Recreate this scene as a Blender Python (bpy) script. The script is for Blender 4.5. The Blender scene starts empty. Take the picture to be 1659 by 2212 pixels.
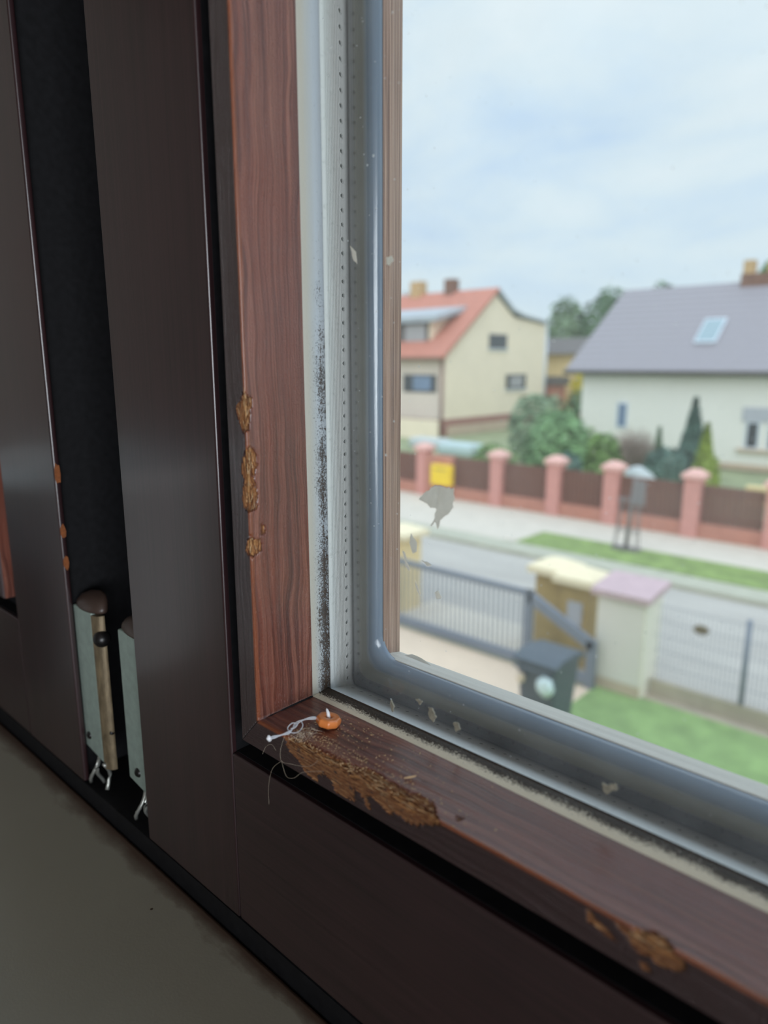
import bpy, bmesh, math, random
from mathutils import Vector, Matrix, noise
rnd = random.Random(7)
sc = bpy.context.scene
COL = sc.collection
# ------------------------------------------------------------------ camera
P_, A_ = math.radians(12.0), math.radians(47.4)
cam = bpy.data.cameras.new('camera')
camo = bpy.data.objects.new('camera', cam); COL.objects.link(camo)
camo.location = (0.1938, -0.13, 4.2)
F_ = Vector((-math.cos(A_) * math.cos(P_), math.sin(A_) * math.cos(P_), -math.sin(P_)))
camo.rotation_euler = F_.to_track_quat('-Z', 'Y').to_euler()
cam.sensor_fit = 'VERTICAL'; cam.sensor_height = 36.0; cam.lens = 24.56
cam.clip_start = 0.01; cam.clip_end = 400
cam.dof.use_dof = True; cam.dof.focus_distance = 0.255; cam.dof.aperture_fstop = 8.3
sc.camera = camo
# ------------------------------------------------------------------ look
sc.view_settings.view_transform = 'Standard'; sc.view_settings.look = 'None'
sc.view_settings.gamma = 1; sc.view_settings.exposure = 0.0
sc.view_settings.use_curve_mapping = False
try:
    sc.cycles.max_bounces = 10; sc.cycles.transparent_max_bounces = 24
    sc.cycles.use_denoising = True; sc.cycles.sample_clamp_indirect = 6
    sc.cycles.caustics_refractive = False; sc.cycles.caustics_reflective = False
except Exception: pass

def L(nt, a, b): nt.links.new(a, b)
class N:
    """small helper around a node tree"""
    def __init__(s, nt): s.nt = nt
    def n(s, t, **k):
        x = s.nt.nodes.new(t)
        for a, v in k.items(): setattr(x, a, v)
        return x
    def inp(s, x, name, v):
        if isinstance(v, bpy.types.NodeSocket): s.nt.links.new(v, x.inputs[name])
        else: x.inputs[name].default_value = v
    def math(s, op, a, b=0.0, c=None, clamp=False):
        x = s.n('ShaderNodeMath', operation=op); x.use_clamp = clamp
        s.inp(x, 0, a); s.inp(x, 1, b)
        if c is not None: s.inp(x, 2, c)
        return x.outputs[0]
    def noise(s, vec, scale=5, detail=3, rough=.5, dist=0):
        x = s.n('ShaderNodeTexNoise'); s.inp(x, 'Vector', vec); x.inputs['Scale'].default_value = scale
        x.inputs['Detail'].default_value = detail; x.inputs['Roughness'].default_value = rough
        x.inputs['Distortion'].default_value = dist
        return x.outputs['Fac']
    def map(s, vec, scale=(1, 1, 1), loc=(0, 0, 0)):
        x = s.n('ShaderNodeMapping'); s.inp(x, 'Vector', vec)
        x.inputs['Scale'].default_value = scale; x.inputs['Location'].default_value = loc
        return x.outputs[0]
    def ramp(s, fac, stops, interp='LINEAR'):
        x = s.n('ShaderNodeValToRGB'); s.inp(x, 'Fac', fac); r = x.color_ramp; r.interpolation = interp
        while len(r.elements) < len(stops): r.elements.new(0.5)
        for e, (p, c) in zip(r.elements, stops):
            e.position = p; e.color = (c[0], c[1], c[2], 1) if hasattr(c, '__len__') else (c, c, c, 1)
        return x.outputs['Color']
    def mix(s, f, a, b, blend='MIX'):
        x = s.n('ShaderNodeMix', data_type='RGBA', blend_type=blend)
        s.inp(x, 0, f)
        for i, v in ((6, a), (7, b)):
            if isinstance(v, bpy.types.NodeSocket): s.nt.links.new(v, x.inputs[i])
            else: x.inputs[i].default_value = (v[0], v[1], v[2], 1)
        return x.outputs[2]
    def bump(s, h, strength=.5, dist=.001, normal=None):
        x = s.n('ShaderNodeBump'); s.inp(x, 'Height', h); x.inputs['Strength'].default_value = strength
        x.inputs['Distance'].default_value = dist
        if normal is not None: s.inp(x, 'Normal', normal)
        return x.outputs[0]
    def sep(s, vec):
        x = s.n('ShaderNodeSeparateXYZ'); s.inp(x, 0, vec); return x.outputs
    def comb(s, a, b, c=0.0):
        x = s.n('ShaderNodeCombineXYZ'); s.inp(x, 0, a); s.inp(x, 1, b); s.inp(x, 2, c); return x.outputs[0]

def S(r, g, b):
    f = lambda c: (c / 255 / 12.92) if c / 255 <= .04045 else ((c / 255 + .055) / 1.055) ** 2.4
    return (f(r), f(g), f(b))

# ------------------------------------------------------------------ sky
w = bpy.data.worlds.new('overcast_sky'); sc.world = w; w.use_nodes = True
nt = w.node_tree; nt.nodes.clear(); n = N(nt)
tc = n.n('ShaderNodeTexCoord')
sx = n.sep(tc.outputs['Generated'])
zz = n.math('MAXIMUM', sx[2], 0.0)
den = n.math('ADD', zz, 0.16)
cv = n.comb(n.math('DIVIDE', sx[0], den), n.math('DIVIDE', sx[1], den), 0.0)
c1 = n.noise(n.map(cv, (1, 1, 1), (3.1, 1.7, 0)), 1.5, 5, .56, .35)
c2 = n.noise(n.map(cv, (1, 1, 1), (9.1, 4.7, 0)), .55, 3, .5, .3)
cc = n.math('ADD', n.math('MULTIPLY', c1, .6), n.math('MULTIPLY', c2, .4))
cloud = n.ramp(cc, [(.36, S(176, 206, 242)), (.46, S(200, 222, 242)), (.54, S(216, 232, 242)), (.66, S(230, 240, 245))])
hz = n.ramp(zz, [(0.0, 1.0), (.22, .35), (.5, 0.0)])
colr = n.mix(hz, cloud, S(212, 230, 240))
gain = n.ramp(zz, [(0.0, .40), (.48, .43), (1.0, 1.0)])
bg = n.n('ShaderNodeBackground'); n.inp(bg, 'Color', colr)
st = n.math('MULTIPLY', gain, 2.75)
n.inp(bg, 'Strength', st)
wo = n.n('ShaderNodeOutputWorld'); L(nt, bg.outputs[0], wo.inputs[0])

def add_area(name, loc, rot, sx_, sy_, power, color=(1, 1, 1)):
    l = bpy.data.lights.new(name, 'AREA'); l.shape = 'RECTANGLE'; l.size = sx_; l.size_y = sy_
    l.energy = power; l.color = color
    o = bpy.data.objects.new(name, l); COL.objects.link(o); o.location = loc; o.rotation_euler = rot
    return o
# added fill lamp at the right-hand wall, brightens beads, spacer and sashes
add_area('room_fill', (2.12, -1.3, 4.22), (math.radians(90), 0, math.radians(90)), 2.2, .95, 85.0, (.88, .94, 1))
# very soft brightness of the veiled sun, behind the house
sn = bpy.data.lights.new('veiled_sun', 'SUN'); sn.energy = 1.3; sn.angle = math.radians(70); sn.color = (1, .97, .92)
sno = bpy.data.objects.new('veiled_sun', sn); COL.objects.link(sno)
sno.rotation_euler = Vector((-.55, .75, -.62)).to_track_quat('-Z', 'Y').to_euler()

# ------------------------------------------------------------------ materials
MATS = {}
def newmat(name):
    m = bpy.data.materials.new(name); m.use_nodes = True
    m.node_tree.nodes.clear()
    n = N(m.node_tree)
    b = n.n('ShaderNodeBsdfPrincipled'); o = n.n('ShaderNodeOutputMaterial')
    m.node_tree.links.new(b.outputs[0], o.inputs[0])
    MATS[name] = m
    return m, n, b, o
def plain(name, c, rough=.7, metal=0, var=.12, scale=3.0, bump=0, bdist=.01, coord='Object', stretch=(1, 1, 1), spec=.5, coat=0):
    """colour with a little noise in tone, in object coordinates"""
    m, n, b, o = newmat(name)
    t = n.n('ShaderNodeTexCoord').outputs[coord]
    v = n.map(t, stretch)
    f = n.noise(v, scale, 4, .55)
    lo = tuple(x * (1 - var) for x in c); hi = tuple(min(1, x * (1 + var)) for x in c)
    n.inp(b, 'Base Color', n.ramp(f, [(.3, lo), (.7, hi)]))
    b.inputs['Roughness'].default_value = rough; b.inputs['Metallic'].default_value = metal
    b.inputs['Specular IOR Level'].default_value = spec
    b.inputs['Coat Weight'].default_value = coat
    if bump: n.inp(b, 'Normal', n.bump(f, bump, bdist))
    return m

# dark stained timber of the sash faces; grain along z or x
def sash_wood(name, axis, c0=(24, 13, 15), c1=(46, 28, 31)):
    m, n, b, o = newmat(name)
    t = n.n('ShaderNodeTexCoord').outputs['Object']
    sc_ = (900, 500, 9) if axis == 'z' else (9, 500, 900)
    g = n.noise(n.map(t, sc_), 1.0, 4, .6, .4)
    big = n.noise(n.map(t, (14, 14, 14)), 1.0, 3, .6)
    col = n.ramp(g, [(.3, S(*c0)), (.7, S(*c1))])
    col = n.mix(n.math('MULTIPLY', n.ramp(big, [(.35, 0.0), (.75, 1.0)]), .45), col, S(54, 32, 33))
    n.inp(b, 'Base Color', col)
    n.inp(b, 'Roughness', n.math('ADD', n.math('MULTIPLY', big, .14), .27))
    b.inputs['Specular IOR Level'].default_value = .5; b.inputs['Coat Weight'].default_value = .6; b.inputs['Coat Roughness'].default_value = .2
    fine = n.noise(n.map(t, (2600, 2600, 2600)), 1.0, 2, .5)
    h = n.math('ADD', n.math('MULTIPLY', g, .7), n.math('MULTIPLY', fine, .5))
    n.inp(b, 'Normal', n.bump(h, .22, .0001))
    return m
sash_wood('sash_wood_v', 'z'); sash_wood('sash_wood_h', 'x')

# glazing-bead timber: UV in millimetres, u along the bead, v from the sharp inner edge
def bead_wood():
    m, n, b, o = newmat('bead_wood')
    uv = n.n('ShaderNodeUVMap').outputs[0]
    sp = n.sep(uv)
    wob = n.noise(n.map(uv, (.02, .05, 1)), 1.0, 2, .5)
    tt = n.math('ADD', sp[1], n.math('MULTIPLY', wob, 9.0))
    rid = n.noise(n.comb(n.math('MULTIPLY', sp[0], .008), n.math('MULTIPLY', tt, .62), 3.3), 1.0, 5, .62)
    ridc = n.ramp(rid, [(.36, 0.0), (.5, .55), (.62, 1.0)])
    peel = n.noise(n.map(uv, (.9, 1.5, 1)), 1.0, 3, .65)
    grit = n.noise(n.map(uv, (3.0, 5.0, 1)), 1.0, 2, .6)
    base = n.ramp(ridc, [(0.0, S(80, 38, 27)), (.5, S(108, 56, 41)), (1.0, S(138, 86, 68))])
    tone = n.noise(n.map(uv, (.012, .05, 1), (5, 2, 0)), 1.0, 3, .6)
    base = n.mix(n.math('MULTIPLY', n.ramp(tone, [(.45, 0.0), (.62, 1.0)]), .5), base, S(120, 56, 33))
    # worn orange arris where v ~ 0
    ew = n.noise(n.map(uv, (.05, .3, 1), (1, 7, 0)), 1.0, 3, .6)
    ed = n.math('ABSOLUTE', n.math('SUBTRACT', sp[1], .15))
    wear = n.ramp(n.math('DIVIDE', ed, n.math('ADD', n.math('MULTIPLY', ew, 1.6), .35)), [(.45, 1.0), (1.0, 0.0)])
    base = n.mix(n.math('MULTIPLY', wear, .7), base, S(138, 70, 28))
    # front face (v < 0): darker stain
    fr = n.ramp(n.math('ADD', n.math('MULTIPLY', sp[1], .5), .5), [(0.0, 1.0), (.35, 0.0)])
    base = n.mix(fr, base, S(56, 37, 39))
    # bare wood where chipped
    ch = n.n('ShaderNodeAttribute', attribute_name='chip').outputs['Fac']
    fib = n.noise(n.map(uv, (.16, 4.2, 1)), 1.0, 4, .7, .6)
    raw = n.ramp(fib, [(.32, S(68, 36, 20)), (.46, S(132, 78, 44)), (.57, S(176, 118, 70)), (.7, S(230, 186, 132))])
    cm = n.ramp(ch, [(.22, 0.0), (.42, 1.0)])
    rem = n.noise(n.map(uv, (.35, .5, 1), (7, 3, 0)), 1.0, 4, .65)
    cm = n.math('MULTIPLY', cm, n.ramp(rem, [(.36, .05), (.42, 1.0)]))
    n.inp(b, 'Base Color', n.mix(cm, base, raw))
    n.inp(b, 'Roughness', n.math('ADD', n.math('MULTIPLY', cm, .45), n.math('ADD', n.math('MULTIPLY', peel, .2), .24)))
    b.inputs['Specular IOR Level'].default_value = .5
    h1 = n.math('ADD', n.math('MULTIPLY', rid, 2.6), n.math('ADD', n.math('MULTIPLY', peel, .75), n.math('MULTIPLY', grit, .32)))
    h2 = n.math('MULTIPLY', fib, 2.2)
    hm = n.n('ShaderNodeMix', data_type='FLOAT'); n.inp(hm, 0, cm); n.inp(hm, 2, h1); n.inp(hm, 3, h2)
    n.inp(b, 'Normal', n.bump(hm.outputs[0], .9, .0009))
    n.inp(b, 'Coat Weight', n.math('MULTIPLY', n.math('SUBTRACT', 1.0, cm), .5)); b.inputs['Coat Roughness'].default_value = .24; b.inputs['Coat IOR'].default_value = 1.65
bead_wood()

def mould_strip(name, base_a, base_b, dens, s_on):
    """sealant strip; v = 0 at the timber, v grows towards the glass; black mould grows from the glass side"""
    m, n, b, o = newmat(name)
    uv = n.n('ShaderNodeUVMap').outputs[0]; sp = n.sep(uv)
    tone = n.noise(n.map(uv, (.05, .4, 1)), 1.0, 3, .6)
    base = n.mix(n.ramp(n.math('DIVIDE', sp[1], 6.0), [(.25, 0.0), (.8, 1.0)]), base_a, base_b)
    base = n.mix(n.math('MULTIPLY', tone, .45), base, tuple(x * .78 for x in base_a))
    sp1 = n.noise(n.map(uv, (2.6, 3.2, 1)), 1.0, 4, .8)
    sp2 = n.noise(n.map(uv, (1.1, 1.5, 1), (4, 4, 0)), 1.0, 3, .7)
    clump = n.noise(n.map(uv, (.09, .12, 1), (8, 1, 0)), 1.0, 3, .6)
    v = n.math('DIVIDE', sp[1], 6.2)
    grow = n.ramp(v, [(.12, 0.0), (.3, .06), (.55, .13), (.8, .2), (.95, .25), (1.0, .2)])
    sfac = n.math('MULTIPLY', n.ramp(n.math('DIVIDE', sp[0], 300.0), s_on), 1.5)
    f = n.math('ADD', n.math('MULTIPLY', sp1, .6), n.math('MULTIPLY', sp2, .4))
    f = n.math('ADD', f, n.math('MULTIPLY', n.math('MULTIPLY', grow, sfac), n.math('ADD', n.math('MULTIPLY', clump, 1.2), dens)))
    mask = n.ramp(f, [(.665, 0.0), (.70, 1.0)])
    mc = n.ramp(sp2, [(.4, S(28, 22, 16)), (.62, S(62, 50, 38))])
    n.inp(b, 'Base Color', n.mix(mask, base, mc))
    b.inputs['Roughness'].default_value = .55
    h = n.math('ADD', n.math('MULTIPLY', mask, .8), n.math('MULTIPLY', sp2, .5))
    n.inp(b, 'Normal', n.bump(h, .6, .0003))
mould_strip('sealant_side', S(172, 171, 160), S(160, 174, 184), .10, [(0.0, 1.0), (.25, .85), (.48, .7), (.58, .25), (1.0, .12)])
mould_strip('sealant_bottom', S(214, 204, 182), S(218, 209, 190), .55, [(0.0, .92), (1.0, .92)])

def spacer(name, pitch, v_dot, rad, off):
    m, n, b, o = newmat(name)
    uv = n.n('ShaderNodeUVMap').outputs[0]; sp = n.sep(uv)
    a = n.math('SUBTRACT', n.math('FRACT', n.math('DIVIDE', n.math('ADD', sp[0], off), pitch)), .5)
    a = n.math('MULTIPLY', a, pitch)
    c = n.math('SUBTRACT', sp[1], v_dot)
    r = n.math('SQRT', n.math('ADD', n.math('MULTIPLY', a, a), n.math('MULTIPLY', n.math('MULTIPLY', c, c), .36)))
    dot = n.ramp(n.math('DIVIDE', r, rad * 2), [(.3, 1.0), (.5, 0.0)])
    rim = n.ramp(n.math('DIVIDE', r, rad * 2), [(.1, 0.0), (.5, .9), (.75, 0.0)])
    lines = n.math('SINE', n.math('MULTIPLY', sp[1], 6.2832 / 1.25))
    lm = n.ramp(n.math('DIVIDE', sp[1], 22.0), [(.08, 0.0), (.12, 1.0), (.62, 1.0), (.66, 0.0)])
    dirt = n.noise(n.map(uv, (.5, .25, 1)), 1.0, 4, .65)
    base = n.mix(dot, S(248, 250, 248), S(128, 134, 132))
    base = n.mix(n.ramp(dirt, [(.56, 0.0), (.8, .5)]), base, S(170, 172, 165))
    n.inp(b, 'Base Color', base)
    b.inputs['Metallic'].default_value = .12; b.inputs['Roughness'].default_value = .36
    h = n.math('ADD', n.math('MULTIPLY', n.math('MULTIPLY', lines, lm), .10), n.math('MULTIPLY', dot, -1.0))
    h = n.math('ADD', h, n.math('MULTIPLY', rim, .35))
    n.inp(b, 'Normal', n.bump(h, .8, .0005))
spacer('spacer_aluminium', 4.5, 14.6, .62, .6)

def glass():
    m, n, b, o = newmat('pane_glass')
    b.inputs['Base Color'].default_value = (.8, .81, .8, 1); b.inputs['Roughness'].default_value = .8
    trl = n.n('ShaderNodeBsdfTranslucent'); trl.inputs[0].default_value = (.85, .86, .86, 1)
    dm = n.n('ShaderNodeMixShader'); dm.inputs[0].default_value = .6; L(n.nt, b.outputs[0], dm.inputs[1]); L(n.nt, trl.outputs[0], dm.inputs[2])
    t = n.n('ShaderNodeTexCoord').outputs['Object']
    tr = n.n('ShaderNodeBsdfTransparent'); tr.inputs[0].default_value = (.985, .99, .985, 1)
    gl = n.n('ShaderNodeBsdfGlossy'); gl.inputs['Roughness'].default_value = .02
    fz = n.n('ShaderNodeFresnel'); fz.inputs[0].default_value = 1.38
    geo = n.n('ShaderNodeNewGeometry')
    # fine dust and dried drops lying on the panes
    v = n.n('ShaderNodeTexVoronoi', feature='F1'); n.inp(v, 'Vector', n.map(t, (420, 420, 420))); v.inputs['Scale'].default_value = 1
    v.inputs['Randomness'].default_value = 1
    cs = n.sep(v.outputs['Color'])
    size = n.math('MULTIPLY', n.ramp(cs[0], [(.45, 0.0), (.9, .45), (.985, .6), (1.0, 1.0)]), .17)
    spk = n.math('LESS_THAN', v.outputs['Distance'], size)
    film = n.noise(n.map(t, (30, 30, 30)), 1.0, 5, .65)
    filmf = n.ramp(film, [(.35, .03), (.7, .075)])
    dens = n.noise(n.map(t, (25, 25, 25), (3, 3, 3)), 1.0, 3, .6)
    spk = n.math('MULTIPLY', spk, n.ramp(dens, [(.42, .15), (.6, .75)]))
    fac = n.math('MAXIMUM', spk, filmf)
    m1 = n.n('ShaderNodeMixShader'); n.inp(m1, 0, n.math('MULTIPLY', fz.outputs[0], n.math('SUBTRACT', 1.0, geo.outputs['Backfacing']))); L(n.nt, tr.outputs[0], m1.inputs[1]); L(n.nt, gl.outputs[0], m1.inputs[2])
    m2 = n.n('ShaderNodeMixShader'); n.inp(m2, 0, fac); L(n.nt, m1.outputs[0], m2.inputs[1]); L(n.nt, dm.outputs[0], m2.inputs[2])
    L(n.nt, m2.outputs[0], o.inputs[0])
    m, n, b, o = newmat('clear_glass')
    tr = n.n('ShaderNodeBsdfTransparent'); gl = n.n('ShaderNodeBsdfGlossy'); gl.inputs['Roughness'].default_value = .01
    fz = n.n('ShaderNodeFresnel'); fz.inputs[0].default_value = 1.3; geo = n.n('ShaderNodeNewGeometry')
    m1 = n.n('ShaderNodeMixShader'); n.inp(m1, 0, n.math('MULTIPLY', fz.outputs[0], n.math('SUBTRACT', 1.0, geo.outputs['Backfacing']))); L(n.nt, tr.outputs[0], m1.inputs[1]); L(n.nt, gl.outputs[0], m1.inputs[2])
    L(n.nt, m1.outputs[0], o.inputs[0])
glass()

def outer_timber(name, c0, c1, c2):
    m, n, b, o = newmat(name)
    uv = n.n('ShaderNodeUVMap').outputs[0]
    g = n.noise(n.map(uv, (.012, 1.1, 1)), 1.0, 4, .6)
    f = n.noise(n.map(uv, (1.2, 3.0, 1)), 1.0, 3, .6)
    n.inp(b, 'Base Color', n.ramp(g, [(.38, S(*c0)), (.5, S(*c1)), (.64, S(*c2))]))
    b.inputs['Roughness'].default_value = .6
    n.inp(b, 'Normal', n.bump(n.math('ADD', g, n.math('MULTIPLY', f, .25)), .7, .0005))
outer_timber('weathered_timber', (112, 76, 60), (156, 120, 100), (186, 152, 132))
outer_timber('grey_putty', (204, 198, 186), (216, 210, 198), (226, 221, 210))

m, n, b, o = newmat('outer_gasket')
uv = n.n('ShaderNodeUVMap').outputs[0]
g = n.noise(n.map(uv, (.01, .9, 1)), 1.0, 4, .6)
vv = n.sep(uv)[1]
gc = n.ramp(n.math('ADD', n.math('DIVIDE', vv, 30.0), n.math('MULTIPLY', g, .02)), [(0.0, S(10, 11, 12)), (.2, S(14, 15, 16)), (.25, S(40, 42, 48)), (.40, S(48, 48, 48)), (.44, S(82, 80, 66)), (.60, S(78, 76, 66)), (.65, S(84, 94, 104)), (.74, S(104, 120, 138)), (1.0, S(124, 140, 160))])  # blue-grey sky highlight painted into the gasket colour across its profile
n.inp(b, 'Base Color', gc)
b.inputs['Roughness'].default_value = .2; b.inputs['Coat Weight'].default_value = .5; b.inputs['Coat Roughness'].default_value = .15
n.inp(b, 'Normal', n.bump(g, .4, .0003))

plain('rubber_and_shade_black', (.006, .006, .007), .6, var=.3, scale=300, spec=.2)  # wheel rubber, also the black put in for shade in groove, recess and gap
plain('bracket_zinc', S(142, 156, 148), .55, .35, .10, 260, bump=.2, bdist=.0002)
plain('bracket_gold', S(116, 102, 80), .5, .5, .35, 420, bump=.4, bdist=.0004, stretch=(1, 1, .3))
plain('bracket_cap', S(62, 48, 42), .4, 0, .1, 50)
plain('dark_screw', S(22, 20, 20), .35, .3, .1, 50)
plain('spring_steel', S(170, 172, 166), .35, .7, .1, 300)
plain('reflector_white', S(244, 246, 244), .3, var=.01)
plain('worn_orange', S(120, 66, 28), .8, 0, .25, 900)
plain('bead_orange', S(208, 122, 62), .3, 0, .06, 500, spec=.5, coat=.3)
plain('thread_white', S(222, 222, 226), .45, 0, .05, 600)
plain('dust_hair', S(190, 176, 156), .7, 0, .1, 600)
plain('splinter_wood', S(180, 130, 80), .8, 0, .35, 900)
plain('splinter_pale', S(200, 168, 128), .8, 0, .2, 900)
plain('paint_flake', S(216, 211, 200), .75, 0, .08, 700, bump=.5, bdist=.0004)
for nm in ('paint_flake',):
    n = N(MATS[nm].node_tree); bs = [x for x in n.nt.nodes if x.type == 'BSDF_PRINCIPLED'][0]; oo = [x for x in n.nt.nodes if x.type == 'OUTPUT_MATERIAL'][0]
    tl = n.n('ShaderNodeBsdfTranslucent'); tl.inputs[0].default_value = (.9, .86, .8, 1)
    mx = n.n('ShaderNodeMixShader'); mx.inputs[0].default_value = .5; L(n.nt, bs.outputs[0], mx.inputs[1]); L(n.nt, tl.outputs[0], mx.inputs[2]); L(n.nt, mx.outputs[0], oo.inputs[0])
plain('dirt_crumb', S(130, 126, 112), .8, 0, .3, 900, bump=.5, bdist=.0004)
m, n, b, o = newmat('clear_plastic')
b.inputs['Base Color'].default_value = (.8, .83, .88, 1); b.inputs['Roughness'].default_value = .25
tr = n.n('ShaderNodeBsdfTransparent'); lw = n.n('ShaderNodeLayerWeight'); lw.inputs[0].default_value = .45
mx = n.n('ShaderNodeMixShader'); n.inp(mx, 0, n.ramp(lw.outputs['Facing'], [(0.0, .22), (.8, .9)]))
L(n.nt, tr.outputs[0], mx.inputs[1]); L(n.nt, b.outputs[0], mx.inputs[2]); L(n.nt, mx.outputs[0], o.inputs[0])

# window board with grime near the frame
m, n, b, o = newmat('window_board')
t = n.n('ShaderNodeTexCoord').outputs['Object']; sp = n.sep(t)
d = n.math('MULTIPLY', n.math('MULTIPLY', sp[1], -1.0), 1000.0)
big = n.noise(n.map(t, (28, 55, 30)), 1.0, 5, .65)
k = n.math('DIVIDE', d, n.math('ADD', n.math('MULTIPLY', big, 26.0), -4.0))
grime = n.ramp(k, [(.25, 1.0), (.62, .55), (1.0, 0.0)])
v = n.n('ShaderNodeTexVoronoi', feature='F1'); n.inp(v, 'Vector', n.map(t, (75, 75, 75))); v.inputs['Scale'].default_value = 1
cs = n.sep(v.outputs['Color'])
spk = n.math('LESS_THAN', v.outputs['Distance'], n.math('MULTIPLY', n.ramp(cs[1], [(.6, 0.0), (1.0, 1.0)]), .085))
col = n.mix(n.noise(n.map(t, (12, 12, 12)), 1, 4, .6), S(140, 136, 123), S(152, 148, 135))
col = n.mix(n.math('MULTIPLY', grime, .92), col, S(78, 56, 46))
col = n.mix(spk, col, S(60, 46, 36))
n.inp(b, 'Base Color', col); b.inputs['Roughness'].default_value = .42
n.inp(b, 'Normal', n.bump(n.noise(n.map(t, (900, 900, 900)), 1, 2, .5), .15, .0002))

plain('room_plaster', S(166, 161, 154), .9, var=.04, scale=6)
plain('room_floor', S(140, 104, 70), .5, var=.2, scale=5, stretch=(1, 8, 1))
plain('facade_render', S(200, 192, 172), .9, var=.05, scale=3)
# exterior
plain('asphalt', S(178, 172, 164), .9, var=.10, scale=1.6, stretch=(.25, 1, 1), bump=.2)
plain('paving', S(206, 196, 182), .9, var=.06, scale=2.5)
plain('kerb_stone', S(178, 176, 158), .9, var=.08, scale=3)
plain('driveway', S(224, 200, 176), .9, var=.06, scale=1.8)
plain('lawn', S(130, 156, 96), .95, var=.22, scale=3.2, bump=.5, bdist=.05)
plain('verge', S(128, 148, 84), .95, var=.28, scale=3.0, bump=.5, bdist=.05)
plain('garden_soil', S(146, 152, 116), .95, var=.18, scale=.9)
plain('gravel_strip', S(176, 164, 146), .95, var=.16, scale=2.2)
plain('brick_pink', S(206, 146, 136), .85, var=.08, scale=5)
plain('brick_red', S(186, 128, 110), .85, var=.12, scale=7)
plain('brick_cap', S(228, 178, 168), .85, var=.05, scale=5)
plain('fence_brown', S(116, 80, 68), .8, var=.2, scale=8, stretch=(6, 1, .4))
plain('post_yellow', S(246, 208, 40), .5, var=.03, scale=4)
plain('cream_wall', S(244, 228, 204), .9, var=.03, scale=.7)
plain('grey_wall', S(222, 208, 196), .9, var=.03, scale=.7)
plain('white_wall', S(234, 232, 224), .9, var=.025, scale=.6)
plain('red_roof', S(190, 126, 108), .8, var=.1, scale=2, stretch=(1, 1, 4))
plain('dormer_roof', S(172, 178, 184), .6, var=.05, scale=2)
plain('plinth_red', S(164, 118, 108), .9, var=.06, scale=3)
plain('plinth_tan', S(200, 178, 156), .9, var=.06, scale=3)
plain('window_dark', S(74, 76, 80), .15, var=.2, scale=3)
plain('curtain_pale', S(168, 166, 168), .6, var=.12, scale=5, stretch=(6, 1, 1))
plain('window_blue', S(122, 140, 166), .12, var=.1, scale=3)
plain('frame_white', S(214, 222, 232), .5, var=.03)
plain('fascia_dark', S(104, 98, 96), .7, var=.1)
plain('gutter_brown', S(140, 104, 92), .6, var=.1)
plain('chimney_tan', S(196, 164, 120), .85, var=.12, scale=6)
plain('chimney_brick', S(130, 98, 84), .85, var=.2, scale=8)
plain('gate_grey', S(120, 128, 142), .5, .2, var=.05, scale=3)
plain('pillar_ochre', S(178, 152, 98), .85, var=.08, scale=6)
plain('pillar_cream', S(236, 212, 160), .85, var=.06, scale=3)
plain('cap_cream', S(240, 224, 190), .8, var=.04, scale=3)
plain('cabinet_white', S(222, 214, 206), .7, var=.03, scale=2)
plain('cabinet_side', S(236, 230, 214), .7, var=.03, scale=2)
plain('tile_mauve', S(196, 168, 172), .7, var=.06, scale=6)
plain('bin_dark', S(70, 80, 90), .45, var=.08, scale=6)
plain('bag_white', S(214, 230, 234), .4, var=.05, scale=8)
plain('rust', S(112, 96, 70), .8, var=.3, scale=20)
plain('sign_grey', S(182, 184, 192), .5, var=.03)
plain('pole_grey', S(134, 128, 128), .7, var=.1)
plain('rock_pale', S(190, 196, 196), .9, var=.1, scale=4)
plain('pale_cover', S(184, 202, 204), .6, var=.06, scale=3)
plain('skylight_glass', S(140, 160, 168), .25, var=.03)
plain('bark', S(128, 120, 114), .9, var=.2, scale=4)
def foliage(name, c, var=.35):
    plain(name, S(*c), .8, var=var, scale=2.6)
foliage('leaf_green', (122, 158, 108)); foliage('leaf_olive', (118, 148, 84)); foliage('leaf_bluegreen', (96, 124, 112))
foliage('leaf_lime', (146, 164, 64)); foliage('leaf_dark', (104, 130, 98)); foliage('leaf_yellow', (200, 184, 56))
foliage('twig_brown', (164, 148, 138), .15); foliage('leaf_mid', (130, 152, 120))
# roof tile courses
m, n, b, o = newmat('grey_tiles')
t = n.n('ShaderNodeTexCoord').outputs['Object']; sp = n.sep(t)
wv = n.math('SINE', n.math('MULTIPLY', sp[2], 6.2832 / .27))
f = n.noise(t, 3, 3, .5)
col = n.mix(n.ramp(wv, [(.0, 0.0), (.5, .6), (1.0, .6)]), S(134, 128, 132), S(166, 160, 166))
col = n.mix(n.math('MULTIPLY', f, .3), col, S(156, 150, 160))
n.inp(b, 'Base Color', col); b.inputs['Roughness'].default_value = .6

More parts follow.
